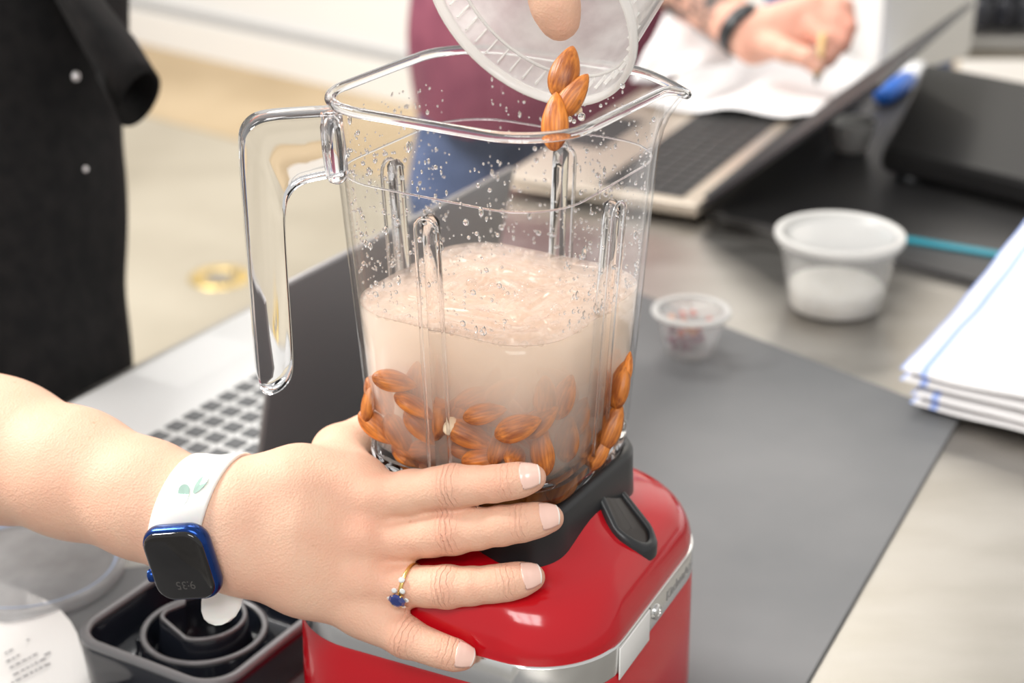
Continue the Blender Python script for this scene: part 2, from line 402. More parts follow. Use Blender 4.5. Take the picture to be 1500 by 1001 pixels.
# ------------------------------------------------------------------ soft bodies: smooth-blended round cones, meshed as one surface
class Soft:
    def __init__(s): s.groups = []          # (k_join, [(a, b, ra, rb, k, squash)])
    def group(s, kj): s.groups.append((kj, [])); return s
    def cone(s, a, b, ra, rb, k=.004, sq=None): s.groups[-1][1].append((np.array(a, float), np.array(b, float), ra, rb, k, sq)); return s
    def chain(s, pts, k=.004):
        for (a, ra), (b, rb) in zip(pts[:-1], pts[1:]): s.cone(a, b, ra, rb, k)
        return s
    def ball(s, c, r, k=.004): return s.cone(c, np.array(c)+1e-6, r, r, k)
    @staticmethod
    def smin(a, b, k):
        h = np.clip(k-np.abs(a-b), 0, None)/k
        return np.minimum(a, b)-h*h*k*.25
    def __call__(s, P):
        tot = None
        for kj, prims in s.groups:
            g = None
            for a, b, ra, rb, k, sq in prims:
                ba = b-a; v = P-a; t = np.clip((v@ba)/(ba@ba+1e-12), 0, 1)
                w = v-t[..., None]*ba
                if sq is not None:          # flatten along a direction: sq = (unit vector, factor > 1)
                    n, f = sq; c = w@n; w = w+np.multiply.outer(c*(f-1), n)
                    d = np.linalg.norm(w, axis=-1)-(ra+(rb-ra)*t); d = d/ (1+(f-1)*.5)
                else: d = np.linalg.norm(w, axis=-1)-(ra+(rb-ra)*t)
                g = d if g is None else s.smin(g, d, k)
            tot = g if tot is None else s.smin(tot, g, kj)
        return tot
    def mesh(s, lo, hi, h):
        lo = np.array(lo, float); hi = np.array(hi, float); n = np.ceil((hi-lo)/h).astype(int)+1
        G = np.ones(n, np.float32); B = 24
        for i in range(0, n[0], B):
            for j in range(0, n[1], B):
                for k in range(0, n[2], B):
                    e = np.minimum(np.array([i, j, k])+B, n); c = lo+h*(np.array([i, j, k])+e-1)/2
                    dc = float(s(c[None])[0])
                    if abs(dc) > B*h*.87*1.35+.012:
                        if dc < 0: G[i:e[0], j:e[1], k:e[2]] = -1
                        continue
                    X, Y, Z = np.meshgrid(*[lo[q]+h*np.arange((i, j, k)[q], e[q]) for q in range(3)], indexing='ij')
                    G[i:e[0], j:e[1], k:e[2]] = s(np.stack([X, Y, Z], -1))
        return nets(G, lo, h)
def nets(G, lo, h):
    ins = G < 0; nx, ny, nz = G.shape
    corners = [(a, b, c) for a in (0, 1) for b in (0, 1) for c in (0, 1)]
    cnt = sum(ins[a:nx-1+a, b:ny-1+b, c:nz-1+c].astype(np.int8) for a, b, c in corners)
    act = np.argwhere((cnt > 0) & (cnt < 8)); acc = np.zeros((len(act), 3)); num = np.zeros(len(act))
    for p in corners:
        for ax in range(3):
            if p[ax]: continue
            q = list(p); q[ax] = 1
            v0 = G[act[:, 0]+p[0], act[:, 1]+p[1], act[:, 2]+p[2]]; v1 = G[act[:, 0]+q[0], act[:, 1]+q[1], act[:, 2]+q[2]]
            m = (v0 < 0) != (v1 < 0); t = np.where(m, v0/(v0-v1+1e-20), 0)
            pt = np.tile(np.array(p, float), (len(act), 1)); pt[:, ax] += t
            acc += pt*m[:, None]; num += m
    V = lo+h*(act+acc/num[:, None])
    idx = -np.ones((nx, ny, nz), np.int64); idx[act[:, 0], act[:, 1], act[:, 2]] = np.arange(len(act))
    Q = []
    for ax in range(3):
        sl0 = [slice(1, None)]*3; sl0[ax] = slice(0, -1); sl1 = [slice(1, None)]*3
        a = ins[tuple(sl0)]; b = ins[tuple(slice(1, None) for _ in range(3))]
        e = np.argwhere(a != b)
        off = np.ones(3, int); off[ax] = 0; g = e+off
        u, w = [x for x in range(3) if x != ax]
        du = np.zeros(3, int); du[u] = 1; dw = np.zeros(3, int); dw[w] = 1
        get = lambda c: idx[c[:, 0], c[:, 1], c[:, 2]]
        quad = np.stack([get(g), get(g-du), get(g-du-dw), get(g-dw)], 1)
        flip = ins[g[:, 0], g[:, 1], g[:, 2]] if ax != 1 else ~ins[g[:, 0], g[:, 1], g[:, 2]]
        quad[~flip] = quad[~flip][:, ::-1]; Q.append(quad)
    Q = np.concatenate(Q); Q = Q[(Q >= 0).all(1)]
    return V, Q
def soft_obj(name, V, Q, m, parent=None, sub=0):
    E_ = np.concatenate([Q[:, [0, 1]], Q[:, [1, 2]], Q[:, [2, 3]], Q[:, [3, 0]]]); V = np.array(V, float)
    for k in range(3 if sub else 2):               # relax the grid's small steps (a shrink pass, then a swell pass)
        for lam in (.55, -.50):
            S = np.zeros_like(V); n_ = np.zeros(len(V)); np.add.at(S, E_[:, 0], V[E_[:, 1]]); np.add.at(n_, E_[:, 0], 1); np.add.at(S, E_[:, 1], V[E_[:, 0]]); np.add.at(n_, E_[:, 1], 1)
            V = V+lam*(S/np.maximum(n_, 1)[:, None]-V)
    me = bpy.data.meshes.new(name); me.from_pydata(V.tolist(), [], Q.tolist()); me.update()
    bm = bmesh.new(); bm.from_mesh(me); bmesh.ops.recalc_face_normals(bm, faces=bm.faces); bm.to_mesh(me); bm.free()
    me.materials.append(m); me.polygons.foreach_set('use_smooth', [True]*len(me.polygons))
    o = new_obj(name, me, parent)
    return o

# skin -------------------------------------------------------------------
def skin_mat(name, base, red, wr=True):
    m = mat(name, base, .56, spec=.28, Subsurface_Weight=.14, Subsurface_Scale=.004)
    bsdf(m).inputs['Subsurface Radius'].default_value = (1, .35, .2)
    tc = nd(m, 'ShaderNodeTexCoord')
    n1 = nd(m, 'ShaderNodeTexNoise'); n1.inputs['Scale'].default_value = 45; n1.inputs['Detail'].default_value = 6
    n2 = nd(m, 'ShaderNodeTexVoronoi'); n2.inputs['Scale'].default_value = 850
    n3 = nd(m, 'ShaderNodeTexNoise'); n3.inputs['Scale'].default_value = 210; n3.inputs['Detail'].default_value = 3
    for n in (n1, n2, n3): lk(m, tc, 'Object', n, 'Vector')
    mixn = nd(m, 'ShaderNodeMix', data_type='RGBA'); mixn.inputs[6].default_value = (*base, 1); mixn.inputs[7].default_value = (*red, 1)
    at = nd(m, 'ShaderNodeAttribute'); at.attribute_name = 'flush_redlight'
    ml = nd(m, 'ShaderNodeMath', operation='MULTIPLY_ADD'); ml.inputs[1].default_value = .5
    mr = nd(m, 'ShaderNodeMapRange'); mr.inputs[1].default_value = .35; mr.inputs[2].default_value = .75; mr.inputs[3].default_value = 0; mr.inputs[4].default_value = .4
    lk(m, n1, 0, mr, 0); lk(m, at, 'Fac', ml, 0); lk(m, mr, 0, ml, 2); lk(m, ml, 0, mixn, 0)
    # freckles
    fk = nd(m, 'ShaderNodeTexVoronoi'); fk.inputs['Scale'].default_value = 60; lk(m, tc, 'Object', fk, 'Vector')
    fr = nd(m, 'ShaderNodeMapRange'); fr.inputs[1].default_value = .035; fr.inputs[2].default_value = .075; fr.inputs[3].default_value = .35; fr.inputs[4].default_value = 0
    mf = nd(m, 'ShaderNodeMix', data_type='RGBA'); mf.inputs[7].default_value = (.45, .2, .11, 1)
    lk(m, fk, 0, fr, 0); lk(m, fr, 0, mf, 0); lk(m, mixn, 2, mf, 6); lk(m, mf, 2, bsdf(m), 'Base Color')
    # relief: pores and, at the joints, crease lines running across the finger
    b1 = nd(m, 'ShaderNodeBump'); b1.inputs['Strength'].default_value = .4; b1.inputs['Distance'].default_value = .0005
    ad = nd(m, 'ShaderNodeMath', operation='ADD'); lk(m, n2, 0, ad, 0); lk(m, n3, 0, ad, 1); lk(m, ad, 0, b1, 'Height')
    if wr:
        cx = nd(m, 'ShaderNodeAttribute'); cx.attribute_name = 'crease'
        sp = nd(m, 'ShaderNodeSeparateXYZ'); lk(m, cx, 'Vector', sp, 0)          # x along finger (mm), y strength
        nw = nd(m, 'ShaderNodeTexNoise'); nw.inputs['Scale'].default_value = 140; nw.inputs['Detail'].default_value = 2; lk(m, tc, 'Object', nw, 'Vector')
        wv = nd(m, 'ShaderNodeMath', operation='MULTIPLY_ADD'); wv.inputs[1].default_value = 4.2; lk(m, nw, 0, wv, 0); lk(m, sp, 0, wv, 2)
        fq = nd(m, 'ShaderNodeMath', operation='MULTIPLY'); fq.inputs[1].default_value = 2.2; lk(m, wv, 0, fq, 0)
        sn = nd(m, 'ShaderNodeMath', operation='SINE'); lk(m, fq, 0, sn, 0)
        pw = nd(m, 'ShaderNodeMapRange'); pw.inputs[1].default_value = .35; pw.inputs[2].default_value = 1; pw.inputs[3].default_value = 0; pw.inputs[4].default_value = -1
        lk(m, sn, 0, pw, 0)
        mm = nd(m, 'ShaderNodeMath', operation='MULTIPLY'); lk(m, pw, 0, mm, 0); lk(m, sp, 1, mm, 1)
        b2 = nd(m, 'ShaderNodeBump'); b2.inputs['Strength'].default_value = .8; b2.inputs['Distance'].default_value = .0011
        lk(m, mm, 0, b2, 'Height'); lk(m, b1, 0, b2, 'Normal'); lk(m, b2, 0, bsdf(m), 'Normal')
    else: lk(m, b1, 0, bsdf(m), 'Normal')
    return m
M['skin'] = skin_mat('skin', (.75, .47, .335), (.72, .32, .22))
M['nail'] = mat('nail', (.84, .56, .47), .25, spec=.5, Coat_Weight=.3)
M['nail_tip'] = mat('nail_edge', (.92, .84, .77), .3)

DORS = -_D*.93+_U*.36                       # back of the hand looks back along the view and up
def finger(spec): return [(at_d(x, y, d), r) for x, y, d, r in spec]
hand = Soft()
jl = lambda x, y, z: np.append(rotz([(x, y, 0)], JY)[0][:2]+np.array(BC), z)
# arm and back of the hand
hand.group(.004)
elbow = at_d(-330, 545, 1.00)
hand.chain([(elbow, .043), (at_d(-120, 617, .945), .0405), (at_d(0, 660, .91), .0362), (at_d(110, 694, .885), .0314), (at_d(215, 733, .866), .0279), (at_d(262, 752, .858), .0264)], .014)
for ya, yb, rr in ((738, 742, .0212), (764, 772, .0205), (783, 802, .0208)):
    hand.cone(at_d(285, ya+6, .857), at_d(352, yb, .852), rr+.0005, rr-.0005, .010)
W1, W2, W3 = at_d(352, 742, .852), at_d(352, 772, .851), at_d(352, 802, .852)
IM, MM, RM, LM = at_d(552, 731, .8475), at_d(532, 790, .8470), at_d(532, 850, .8465), at_d(534, 898, .8500)
hand.cone(W1, at_d(430, 722, .851), .0212, .0205, .010).cone(at_d(430, 722, .851), IM, .0205, .0128, .010)
hand.cone(W2, at_d(440, 776, .846), .0208, .0185, .010).cone(at_d(440, 776, .846), MM, .0185, .0135, .010)
hand.cone(W3, at_d(440, 822, .848), .0208, .0180, .010).cone(at_d(440, 822, .848), RM, .0180, .0126, .010)
hand.cone(W3, at_d(445, 850, .852), .0206, .0165, .010).cone(at_d(445, 850, .852), LM, .0165, .0112, .010)
# knuckle heads stand a little proud
for c, r in ((IM, .0098), (MM, .0108), (RM, .0098), (LM, .0088)): hand.ball(c+DORS*.0048, r, .007)
# thumb: its root on the near side of the wrist, then round behind the jar
T1, T2, T3, T4 = at_d(415, 736, .858), at_d(494, 701, .872), jl(-.0712, -.004, .178), jl(-.0702, .024, .181)
hand.cone(W1, T1, .0205, .0208, .010).cone(T1, T2, .0208, .0168, .010)
hand.cone(at_d(452, 712, .855), at_d(520, 706, .856), .0185, .0135, .010).cone(T2, at_d(528, 712, .856), .0150, .0125, .010)
hand.group(.010).chain([(T2, .0165), (jl(-.0745, -.040, .177), .0140), (T3, .0118), (T4, .0088)], .006)
FN = dict(
 index=[(552, 731, .8475, .0126), (603, 722, .8385, .0110), (640, 716, .8305, .0100), (665, 713, .8268, .0100), (695, 711, .8225, .0089), (724, 709, .8175, .0085), (748, 705.5, .8140, .0082), (766, 702.5, .8125, .0075), (781, 700, .8125, .0063)],
 middle=[(532, 790, .8470, .0130), (590, 789, .8440, .0114), (635, 783, .8365, .0106), (665, 779, .8325, .0107), (700, 775, .8275, .0098), (735, 770.5, .8225, .0093), (765, 766, .8195, .0088), (788, 762, .8190, .0078), (806, 759.5, .8200, .0066)],
 ring=[(532, 850, .8465, .0122), (590, 857, .8410, .0103), (630, 860, .8345, .0096), (656, 860.5, .8310, .0097), (690, 859, .8275, .0090), (722, 856, .8250, .0086), (745, 853, .8235, .0085), (764, 849, .8235, .0077), (779, 846, .8245, .0065)],
 little=[(534, 898, .8500, .0112), (562, 916, .8440, .0100), (584, 930, .8385, .0090), (598, 936, .8360, .0090), (622, 945, .8325, .0082), (643, 953, .8300, .0078), (660, 958.5, .8285, .0072), (670, 961, .8285, .0067), (680, 963, .8290, .0058)])
creases = []; nails = []
for nm, spec in FN.items():
    P = finger(spec); hand.group(.003 if nm != 'little' else .008).chain(P, .0035)
    for j, st, rad in ((3, .7, .0050), (6, .4, .0042)):
        ax = P[j+1][0]-P[j-1][0]; ax /= np.linalg.norm(ax); nn = DORS-ax*(DORS@ax); nn /= np.linalg.norm(nn)
        creases.append((P[j][0], ax, nn, st, rad))
        if j == 3: hand.ball(P[j][0]+nn*.0018, P[j][1]*.90, .005)
    ax = P[0][0]*0+(P[1][0]-P[0][0]); ax /= np.linalg.norm(ax)
    pass
    a, b = P[-3][0], P[-1][0]; nails.append((nm, a, b, P[-1][1], P[-3][1]))
V, Q = hand.mesh((-.43, .66, -.02), (.04, .98, .30), .0011)

person1 = thing('person', 'person in a black short-sleeved shirt holding the blender base with the right hand', 'person', (-.50, 1.50, FLOOR))
OFF1 = -np.array(person1.location)
def attach(o, p):                                  # keep world position under a moved parent
    o.matrix_parent_inverse = Matrix.Translation(-Vector(p.location)); return o
body = attach(soft_obj('body', V, Q, M['skin'], person1, 1), person1)
me = body.data
cr_t = np.zeros((len(V), 3), np.float32); fl = np.zeros(len(V), np.float32); best = np.zeros(len(V))
for c, ax, nn, st, rad in creases:
    d = V-c; t = d@ax; lat = np.linalg.norm(d-t[:, None]*ax, axis=1); dn = d@nn
    mk = st*np.exp(-(t/rad)**2)*np.clip(dn/.006, 0, 1)*(lat < .016)
    up = mk > best; cr_t[up, 0] = t[up]*1000; cr_t[up, 1] = mk[up]; best = np.maximum(best, mk)
    fl = np.maximum(fl, .9*st*np.exp(-(t/(rad*1.3))**2)*np.clip(dn/.004, 0, 1)*(lat < .018))
for c_ in (MM, RM, IM):
    d = np.linalg.norm(V-(c_+DORS*.012), axis=1); fl = np.maximum(fl, (.75 if c_ is MM else .3)*np.exp(-(d/.013)**2))
for nm, a, b, r1, r0 in nails:
    fl = np.maximum(fl, .55*np.exp(-(np.linalg.norm(V-b, axis=1)/.010)**2))
a = me.attributes.new('crease', 'FLOAT_VECTOR', 'POINT'); a.data.foreach_set('vector', cr_t.ravel())
a = me.attributes.new('flush_redlight', 'FLOAT', 'POINT'); a.data.foreach_set('value', fl)

def march(P0, dr, lvl, s=hand, t0=0.0, t1=.06):
    # distance along dr from inside the body out to the offset surface
    lo = np.full(len(P0), t0); hi = np.full(len(P0), t1)
    for _ in range(26):
        mid = (lo+hi)/2; ins = s(P0+dr*mid[:, None]) < lvl
        lo = np.where(ins, mid, lo); hi = np.where(ins, hi, mid)
    return lo
def nail(nm, a, b, r1, r0):
    f = b-a; L = np.linalg.norm(f); f /= L; nn = DORS-f*(DORS@f); nn /= np.linalg.norm(nn); sd = np.cross(f, nn)
    nu, nv = 13, 15; G = []; tip = []
    for i in range(nv):
        s_ = i/(nv-1)
        for j in range(nu):
            q = (j/(nu-1)*2-1)
            u = s_*.0098*(1-.10*q*q) + (.0012*q*q if s_ < .01 else 0)
            ang = math.radians(52*q)*(1-.22*max(0, s_-.55)**1.2-(.16*(1-s_/.2) if s_ < .2 else 0))
            G.append((b+f*(u-.0052), nn*math.cos(ang)+sd*math.sin(ang)))
    base_ = np.array([g[0] for g in G]); dr = np.array([g[1] for g in G])
    d = march(base_, dr, .0, t1=.02)
    # the plate runs straight over the rounded fingertip
    d = d.reshape(nv, nu); ref = d[4:6].mean(0)
    for i in range(nv): d[i] = np.maximum(d[i], ref*(1-.012*max(0, i-5)**1.35))
    edge = np.ones((nv, nu))
    out = base_+dr*(d.ravel()+.0003)[:, None]; inn = base_+dr*(d.ravel()-.0007)[:, None]
    V = np.concatenate([out, inn]); Fc = []; N = nu*nv
    for i in range(nv-1):
        for j in range(nu-1):
            q = (i*nu+j, i*nu+j+1, (i+1)*nu+j+1, (i+1)*nu+j); Fc.append(q); Fc.append(tuple(N+k for k in q[::-1]))
    ring = [j for j in range(nu)]+[i*nu+nu-1 for i in range(1, nv)]+[(nv-1)*nu+j for j in range(nu-2, -1, -1)]+[i*nu for i in range(nv-2, 0, -1)]
    for p, q in zip(ring, ring[1:]+ring[:1]): Fc.append((p, q, q+N, p+N))
    o = attach(mesh('fingernail', V, Fc, M['nail'], person1), person1)
    o.data.materials.append(M['nail_tip'])
    for k, p in enumerate(o.data.polygons):
        if min(v % N for v in p.vertices)//nu >= nv-2: p.material_index = 1
for n_ in nails: nail(*n_)

# ------------------------------------------------------------------ jar contents
def to_jar(P): 
    P = np.asarray(P, float); q = P-np.array([*BC, 0]); return rotz(q.reshape(-1, 3), -JY).reshape(P.shape)
def jar_sd(P):                                   # distance to the inner wall (negative inside)
    q = to_jar(P); z = q[2]; h, r = jh(z)-WT, jr(z)-WT
    ax, ay = abs(q[0])-(h-r), abs(q[1])-(h-r)
    return max(math.hypot(max(ax, 0), max(ay, 0))+min(max(ax, ay), 0)-r, .1945-z)
def in_jar(x, y, clear):
    for d in np.arange(.70, 1.0, .0008):
        P = at_d(x, y, d)
        if jar_sd(P) < -clear: return P
    return at_d(x, y, .86)
WZ = .268
liq = film('cloudy_water', (.99, .985, .98), 1.33); t = liq.node_tree; o_ = next(n for n in t.nodes if n.type == 'OUTPUT_MATERIAL')
pv = t.nodes.new('ShaderNodeVolumePrincipled'); pv.inputs['Color'].default_value = (1.0, .95, .885, 1); pv.inputs['Density'].default_value = 58; pv.inputs['Anisotropy'].default_value = .0
t.links.new(pv.outputs[0], o_.inputs['Volume'])
M['liquid'] = liq
IN = .0004
rings = [rsq(jh(z)-WT-IN, jh(z)-WT-IN, jr(z)-WT-IN, z, 12) for z in np.linspace(.1945, WZ, 10)]
top_n = 26
for k in range(1, top_n):
    f = 1-k/top_n; h = (jh(WZ)-WT-IN)*f; r = (jr(WZ)-WT-IN)*f
    rings.append([(x, y, WZ+.0016*mnoise.noise((x*70, y*70, 3))*min(1, (1-f)*6)) for x, y, _ in rsq(h, h, r, WZ, 12)])
o = mesh('cloudy_water', *loft(rings, True, True), M['liquid'], loc=(*BC, 0), rot=(0, 0, JY))
tag(o, 'cloudy pinkish water filling the lower half of the clear jar', 'water')
# froth on the water
froth = film('froth', (.97, .90, .85), 1.34, .38, (.95, .80, .71), .06, 160)
rings = []
for k in range(0, 40):
    f = 1-k/40; h = (jh(WZ)-WT-.0006)*f; r = (jr(WZ)-WT-.0006)*f
    rings.append([(x, y, WZ+.0012+(.0020*mnoise.noise((x*85, y*85, 9))+.0012*mnoise.noise((x*260, y*260, 5)))*min(1, (1-f)*9)+(.0012 if k == 0 else 0)) for x, y, _ in rsq(h, h, r, WZ, 14)])
o = mesh('froth', *loft(rings, False, True), froth, loc=(*BC, 0), rot=(0, 0, JY)); tag(o, 'thin bubbly froth floating on the water in the jar', 'froth', kind='stuff')
def ico(c, r, sub=2, squash=1.0):
    bm = bmesh.new(); bmesh.ops.create_icosphere(bm, subdivisions=sub, radius=1)
    V = [tuple(np.array(c)+np.array(v.co)*np.array([r, r, r*squash])) for v in bm.verts]; Fc = [tuple(v.index for v in f.verts) for f in bm.faces]; bm.free(); return V, Fc
bub = film('bubble_film', (.99, .97, .95), 1.33, .13, (1, .98, .96), .02)
mb = MB()
ringp = np.array(rsq(jh(WZ)-WT-.0022, jh(WZ)-WT-.0022, jr(WZ)-WT, WZ, 40)); seg = np.linalg.norm(np.roll(ringp, -1, 0)-ringp, axis=1); cum = np.cumsum(seg)
for i in range(230):
    s_ = random.random()*cum[-1]; k = int(np.searchsorted(cum, s_)); k = min(k, len(ringp)-1)
    p = ringp[k]+(np.roll(ringp, -1, 0)[k]-ringp[k])*random.random(); r = random.choice([.0007, .0009, .0011, .0014, .0018])
    inw = 1-random.random()**2*.10
    mb.add(*ico((p[0]*inw, p[1]*inw, WZ+.0012+r*.4), r, 2))
for i in range(150):
    a, q = random.random()*2*PI, math.sqrt(random.random())*.052; x, y = q*math.cos(a), q*math.sin(a)
    r = random.choice([.0005, .0007, .0009, .0011, .0014, .0020, .0028]); mb.add(*ico((x, y, WZ+.001+r*.3), r, 2, .8))
o = mb.build('bubbles', bub, loc=(*BC, 0), rot=(0, 0, JY)); tag(o, 'small clear bubbles floating along the waterline inside the jar', 'bubbles', kind='stuff')
# droplets on the walls above the water
mb = MB(); drop_m = glass('water_drop', (1, 1, 1), 1.33)
for i in range(1150):
    f = random.randrange(4); z = WZ+.006+(.362-WZ-.006)*random.random()**1.35; h = jh(z)-WT; q = (random.random()*2-1)*(h-jr(z)*.55)
    r = .0004+.0012*random.random()**5+.0003*random.random(); d = .0004
    P = np.array(ico((0, 0, 0), 1, 1)[0]); P = P*np.array([r*.55, r, r*(1+.9*(random.random() < .2))])
    over = max(0, abs(q)-(h-jr(z))); ins = jr(z)-WT-math.sqrt(max(0, (jr(z)-WT)**2-over**2)) if over < jr(z)-WT else 0
    P += np.array([h-d-ins, q, z]); P = rotz(P, f*PI/2); mb.add(P, ico((0, 0, 0), 1, 1)[1])
o = mb.build('water_drops', drop_m, loc=(*BC, 0), rot=(0, 0, JY)); tag(o, 'tiny water drops clinging to the jar walls above the water', 'drops', kind='stuff')

# almonds ----------------------------------------------------------------
am = mat('almond_skin', (.5, .16, .03), .42, spec=.45)
tc = nd(am, 'ShaderNodeTexCoord'); mp = nd(am, 'ShaderNodeMapping'); mp.inputs['Scale'].default_value = (55, 620, 620); nz = nd(am, 'ShaderNodeTexNoise'); nz.inputs['Scale'].default_value = 1; nz.inputs['Detail'].default_value = 4
n2 = nd(am, 'ShaderNodeTexNoise'); n2.inputs['Scale'].default_value = 90; oi = nd(am, 'ShaderNodeObjectInfo')
rp_ = nd(am, 'ShaderNodeValToRGB'); rp_.color_ramp.elements[0].position = .36; rp_.color_ramp.elements[0].color = (.24, .052, .008, 1); rp_.color_ramp.elements[1].position = .62; rp_.color_ramp.elements[1].color = (.66, .215, .032, 1)
hs = nd(am, 'ShaderNodeHueSaturation'); vr = nd(am, 'ShaderNodeMapRange'); vr.inputs[3].default_value = .78; vr.inputs[4].default_value = 1.18
lk(am, tc, 'Object', mp, 0); lk(am, mp, 0, nz, 'Vector'); lk(am, tc, 'Object', n2, 'Vector')
ma_ = nd(am, 'ShaderNodeMath', operation='MULTIPLY_ADD'); ma_.inputs[1].default_value = .3; lk(am, n2, 0, ma_, 0)
sb = nd(am, 'ShaderNodeMath', operation='MULTIPLY_ADD'); sb.inputs[1].default_value = .75; lk(am, nz, 0, sb, 0); lk(am, ma_, 0, sb, 2); ma_.inputs[2].default_value = -.02
lk(am, sb, 0, rp_, 0); lk(am, oi, 'Random', vr, 0); lk(am, vr, 0, hs, 'Value'); lk(am, rp_, 0, hs, 'Color'); lk(am, hs, 0, bsdf(am), 'Base Color')
bp = nd(am, 'ShaderNodeBump'); bp.inputs['Strength'].default_value = .7; bp.inputs['Distance'].default_value = .0007; lk(am, nz, 0, bp, 'Height'); lk(am, bp, 0, bsdf(am), 'Normal')
M['almond'] = am; M['nut'] = mat('almond_flesh', (.86, .68, .47), .5)
def almond_mesh(seed, fat=1.0):
    rnd = random.Random(seed); rings = []; N = 28; K = 22
    for i in range(K):
        u = i/(K-1); t = .5-.5*math.cos(PI*u)            # 0 blunt end .. 1 point
        w = (math.sin(PI*min(1, max(0, t))**.86))**.62*(1-.16*t) if 0 < t < 1 else .02
        ring = []
        for k in range(N):
            a = 2*PI*k/N
            g = 1+.018*math.cos(9*a+rnd.random()*.3)+.012*math.sin(14*a+seed)
            ring.append(((t-.5)*.0235, math.cos(a)*w*.00655*g*fat, math.sin(a)*w*.0042*g*fat+.0006*math.sin(PI*t)*math.sin(seed)))
        rings.append(ring)
    V, Fc = loft(rings); me = bpy.data.meshes.new('almond'); me.from_pydata(V, [], Fc); me.update()
    me.materials.append(am); me.polygons.foreach_set('use_smooth', [True]*len(me.polygons)); return me
AM = [almond_mesh(k, 1+.06*((k*7) % 3-1)) for k in range(4)]
nal = [0]
def almond(P, ang, roll=0, tilt=0, sc=1.0, label='', group=None, wide=1.0):
    a = math.radians(ang); L = math.cos(a)*_R+math.sin(a)*_U; L = L*math.cos(math.radians(tilt))+_D*math.sin(math.radians(tilt))
    n = -_D; n = n-L*(n@L); n /= np.linalg.norm(n); s_ = np.cross(n, L); q = math.radians(roll); nn = n*math.cos(q)+s_*math.sin(q); ss = np.cross(nn, L)
    m = Matrix(((*[0]*0, L[0]*sc, ss[0]*sc*wide, nn[0]*sc, P[0]), (L[1]*sc, ss[1]*sc*wide, nn[1]*sc, P[1]), (L[2]*sc, ss[2]*sc*wide, nn[2]*sc, P[2]), (0, 0, 0, 1)))
    o = new_obj('almond', AM[nal[0] % 4]); nal[0] += 1; o.matrix_world = m; tag(o, label, 'almond', group); return o
GA = 'almonds in the jar'
# px, py, angle, roll, tilt, depth behind wall, scale, label
AL = [(578, 559, -12, 8, 0, .0055, .98, 'broad orange almond on top of the pile at the left, under clear water'),
 (607, 596, -32, 55, 0, .0060, 1.0, 'dark narrow almond slanting down just below the topmost left almond'),
 (557, 582, -62, 20, 10, .0090, 1.05, 'blurred almond behind the left wall, steep, left of the topmost one'),
 (644, 612, 84, 78, 0, .0065, .95, 'thin almond standing on edge beside the left rib of the jar'),
 (710, 606, 12, 10, 0, .0075, .92, 'round looking almond in the middle, uppermost between the two front ribs'),
 (688, 638, -24, 15, 0, .0060, 1.12, 'almond with a chipped pale tip in the middle of the jar'),
 (759, 627, 20, 10, 0, .0062, 1.02, 'bright orange almond slanting up to the right above the index fingertip'),
 (794, 661, 97, 5, 0, .0058, 1.06, 'upright broad almond at the front corner above the index fingertip'),
 (712, 671, 9, 12, 0, .0062, 1.05, 'long almond lying flat just above the index finger knuckle'),
 (754, 668, 60, 0, 68, .0090, .95, 'almond seen end-on between the flat one and the upright one'),
 (626, 661, 8, 5, 0, .0058, 1.0, 'rounded almond low at the left of the left rib'),
 (600, 673, -42, 40, 0, .0058, 1.0, 'narrow tilted almond at the bottom left corner of the jar'),
 (811, 700, 42, 10, 0, .0056, 1.0, 'pale almond at the very bottom of the front corner'),
 (843, 678, 52, 35, 0, .0056, .85, 'small reddish almond low on the right face of the jar'),
 (831, 644, 82, 15, 0, .0078, 1.0, 'hazy upright almond on the right face, left of a smaller hazy one'),
 (853, 640, 70, 15, 0, .0075, .85, 'smaller hazy upright almond on the right face of the jar'),
 (881, 574, 84, 15, 0, .0075, 1.12, 'tall orange almond standing high beside the right rib'),
 (896, 588, 72, 40, 0, .0056, 1.2, 'dark brown almond standing against the right wall past the rib'),
 (909, 564, 77, 60, 0, .0056, 1.1, 'reddish narrow almond along the right edge of the jar'),
 (919, 540, 80, 80, 0, .0050, .75, 'thin dark almond highest of all at the right edge of the jar'),
 (894, 626, 66, 25, 0, .0056, 1.15, 'long dark almond leaning low on the right face near the foot'),
 (826, 582, 70, 20, 0, .0110, 1.0, 'faint almond deep in the cloudy water right of the middle'),
 (846, 612, 62, 20, 0, .0110, 1.0, 'faint slanting almond deep behind the two hazy upright ones'),
 (540, 590, 82, 75, 0, .0050, .95, 'dark almond edge against the left corner wall of the jar'),
 (553, 627, -42, 15, 0, .0072, 1.05, 'hazy almond low behind the left corner, slanting down to the right'),
 (584, 638, -60, 20, 0, .0082, 1.05, 'hazy steep almond under the dark narrow slanting one'),
 (617, 626, -48, 25, 0, .0082, 1.0, 'hazy almond just left of the thin almond beside the left rib'),
 (876, 662, 58, 20, 0, .0058, 1.0, 'brown almond slanting at the lower right near the jar foot'),
 (660, 682, 10, 15, 0, .0100, 1.0, 'dark almond half hidden right behind the top of the index finger'),
 (640, 690, -20, 15, 0, .0070, .95, 'almond low beside the foot of the left rib, mostly behind the finger'),
 (735, 692, -8, 10, 0, .0080, 1.0, 'almond lying lowest behind the index finger middle joint'),
 (773, 690, 20, 15, 0, .0120, 1.0, 'shaded almond behind the index fingertip'),
 (733, 650, 70, 30, 20, .0105, 1.0, 'dim brown almond behind the bright slanting and flat ones'),
 (666, 605, 60, 30, 0, .0120, 1.0, 'faint reddish almond deep behind the thin one on edge'),
 (790, 618, 40, 20, 0, .0120, 1.0, 'faint almond deep behind the bright orange slanting one'),
 (690, 660, -10, 20, 0, .0105, 1.0, 'dim almond behind the chipped one')]
placed = []
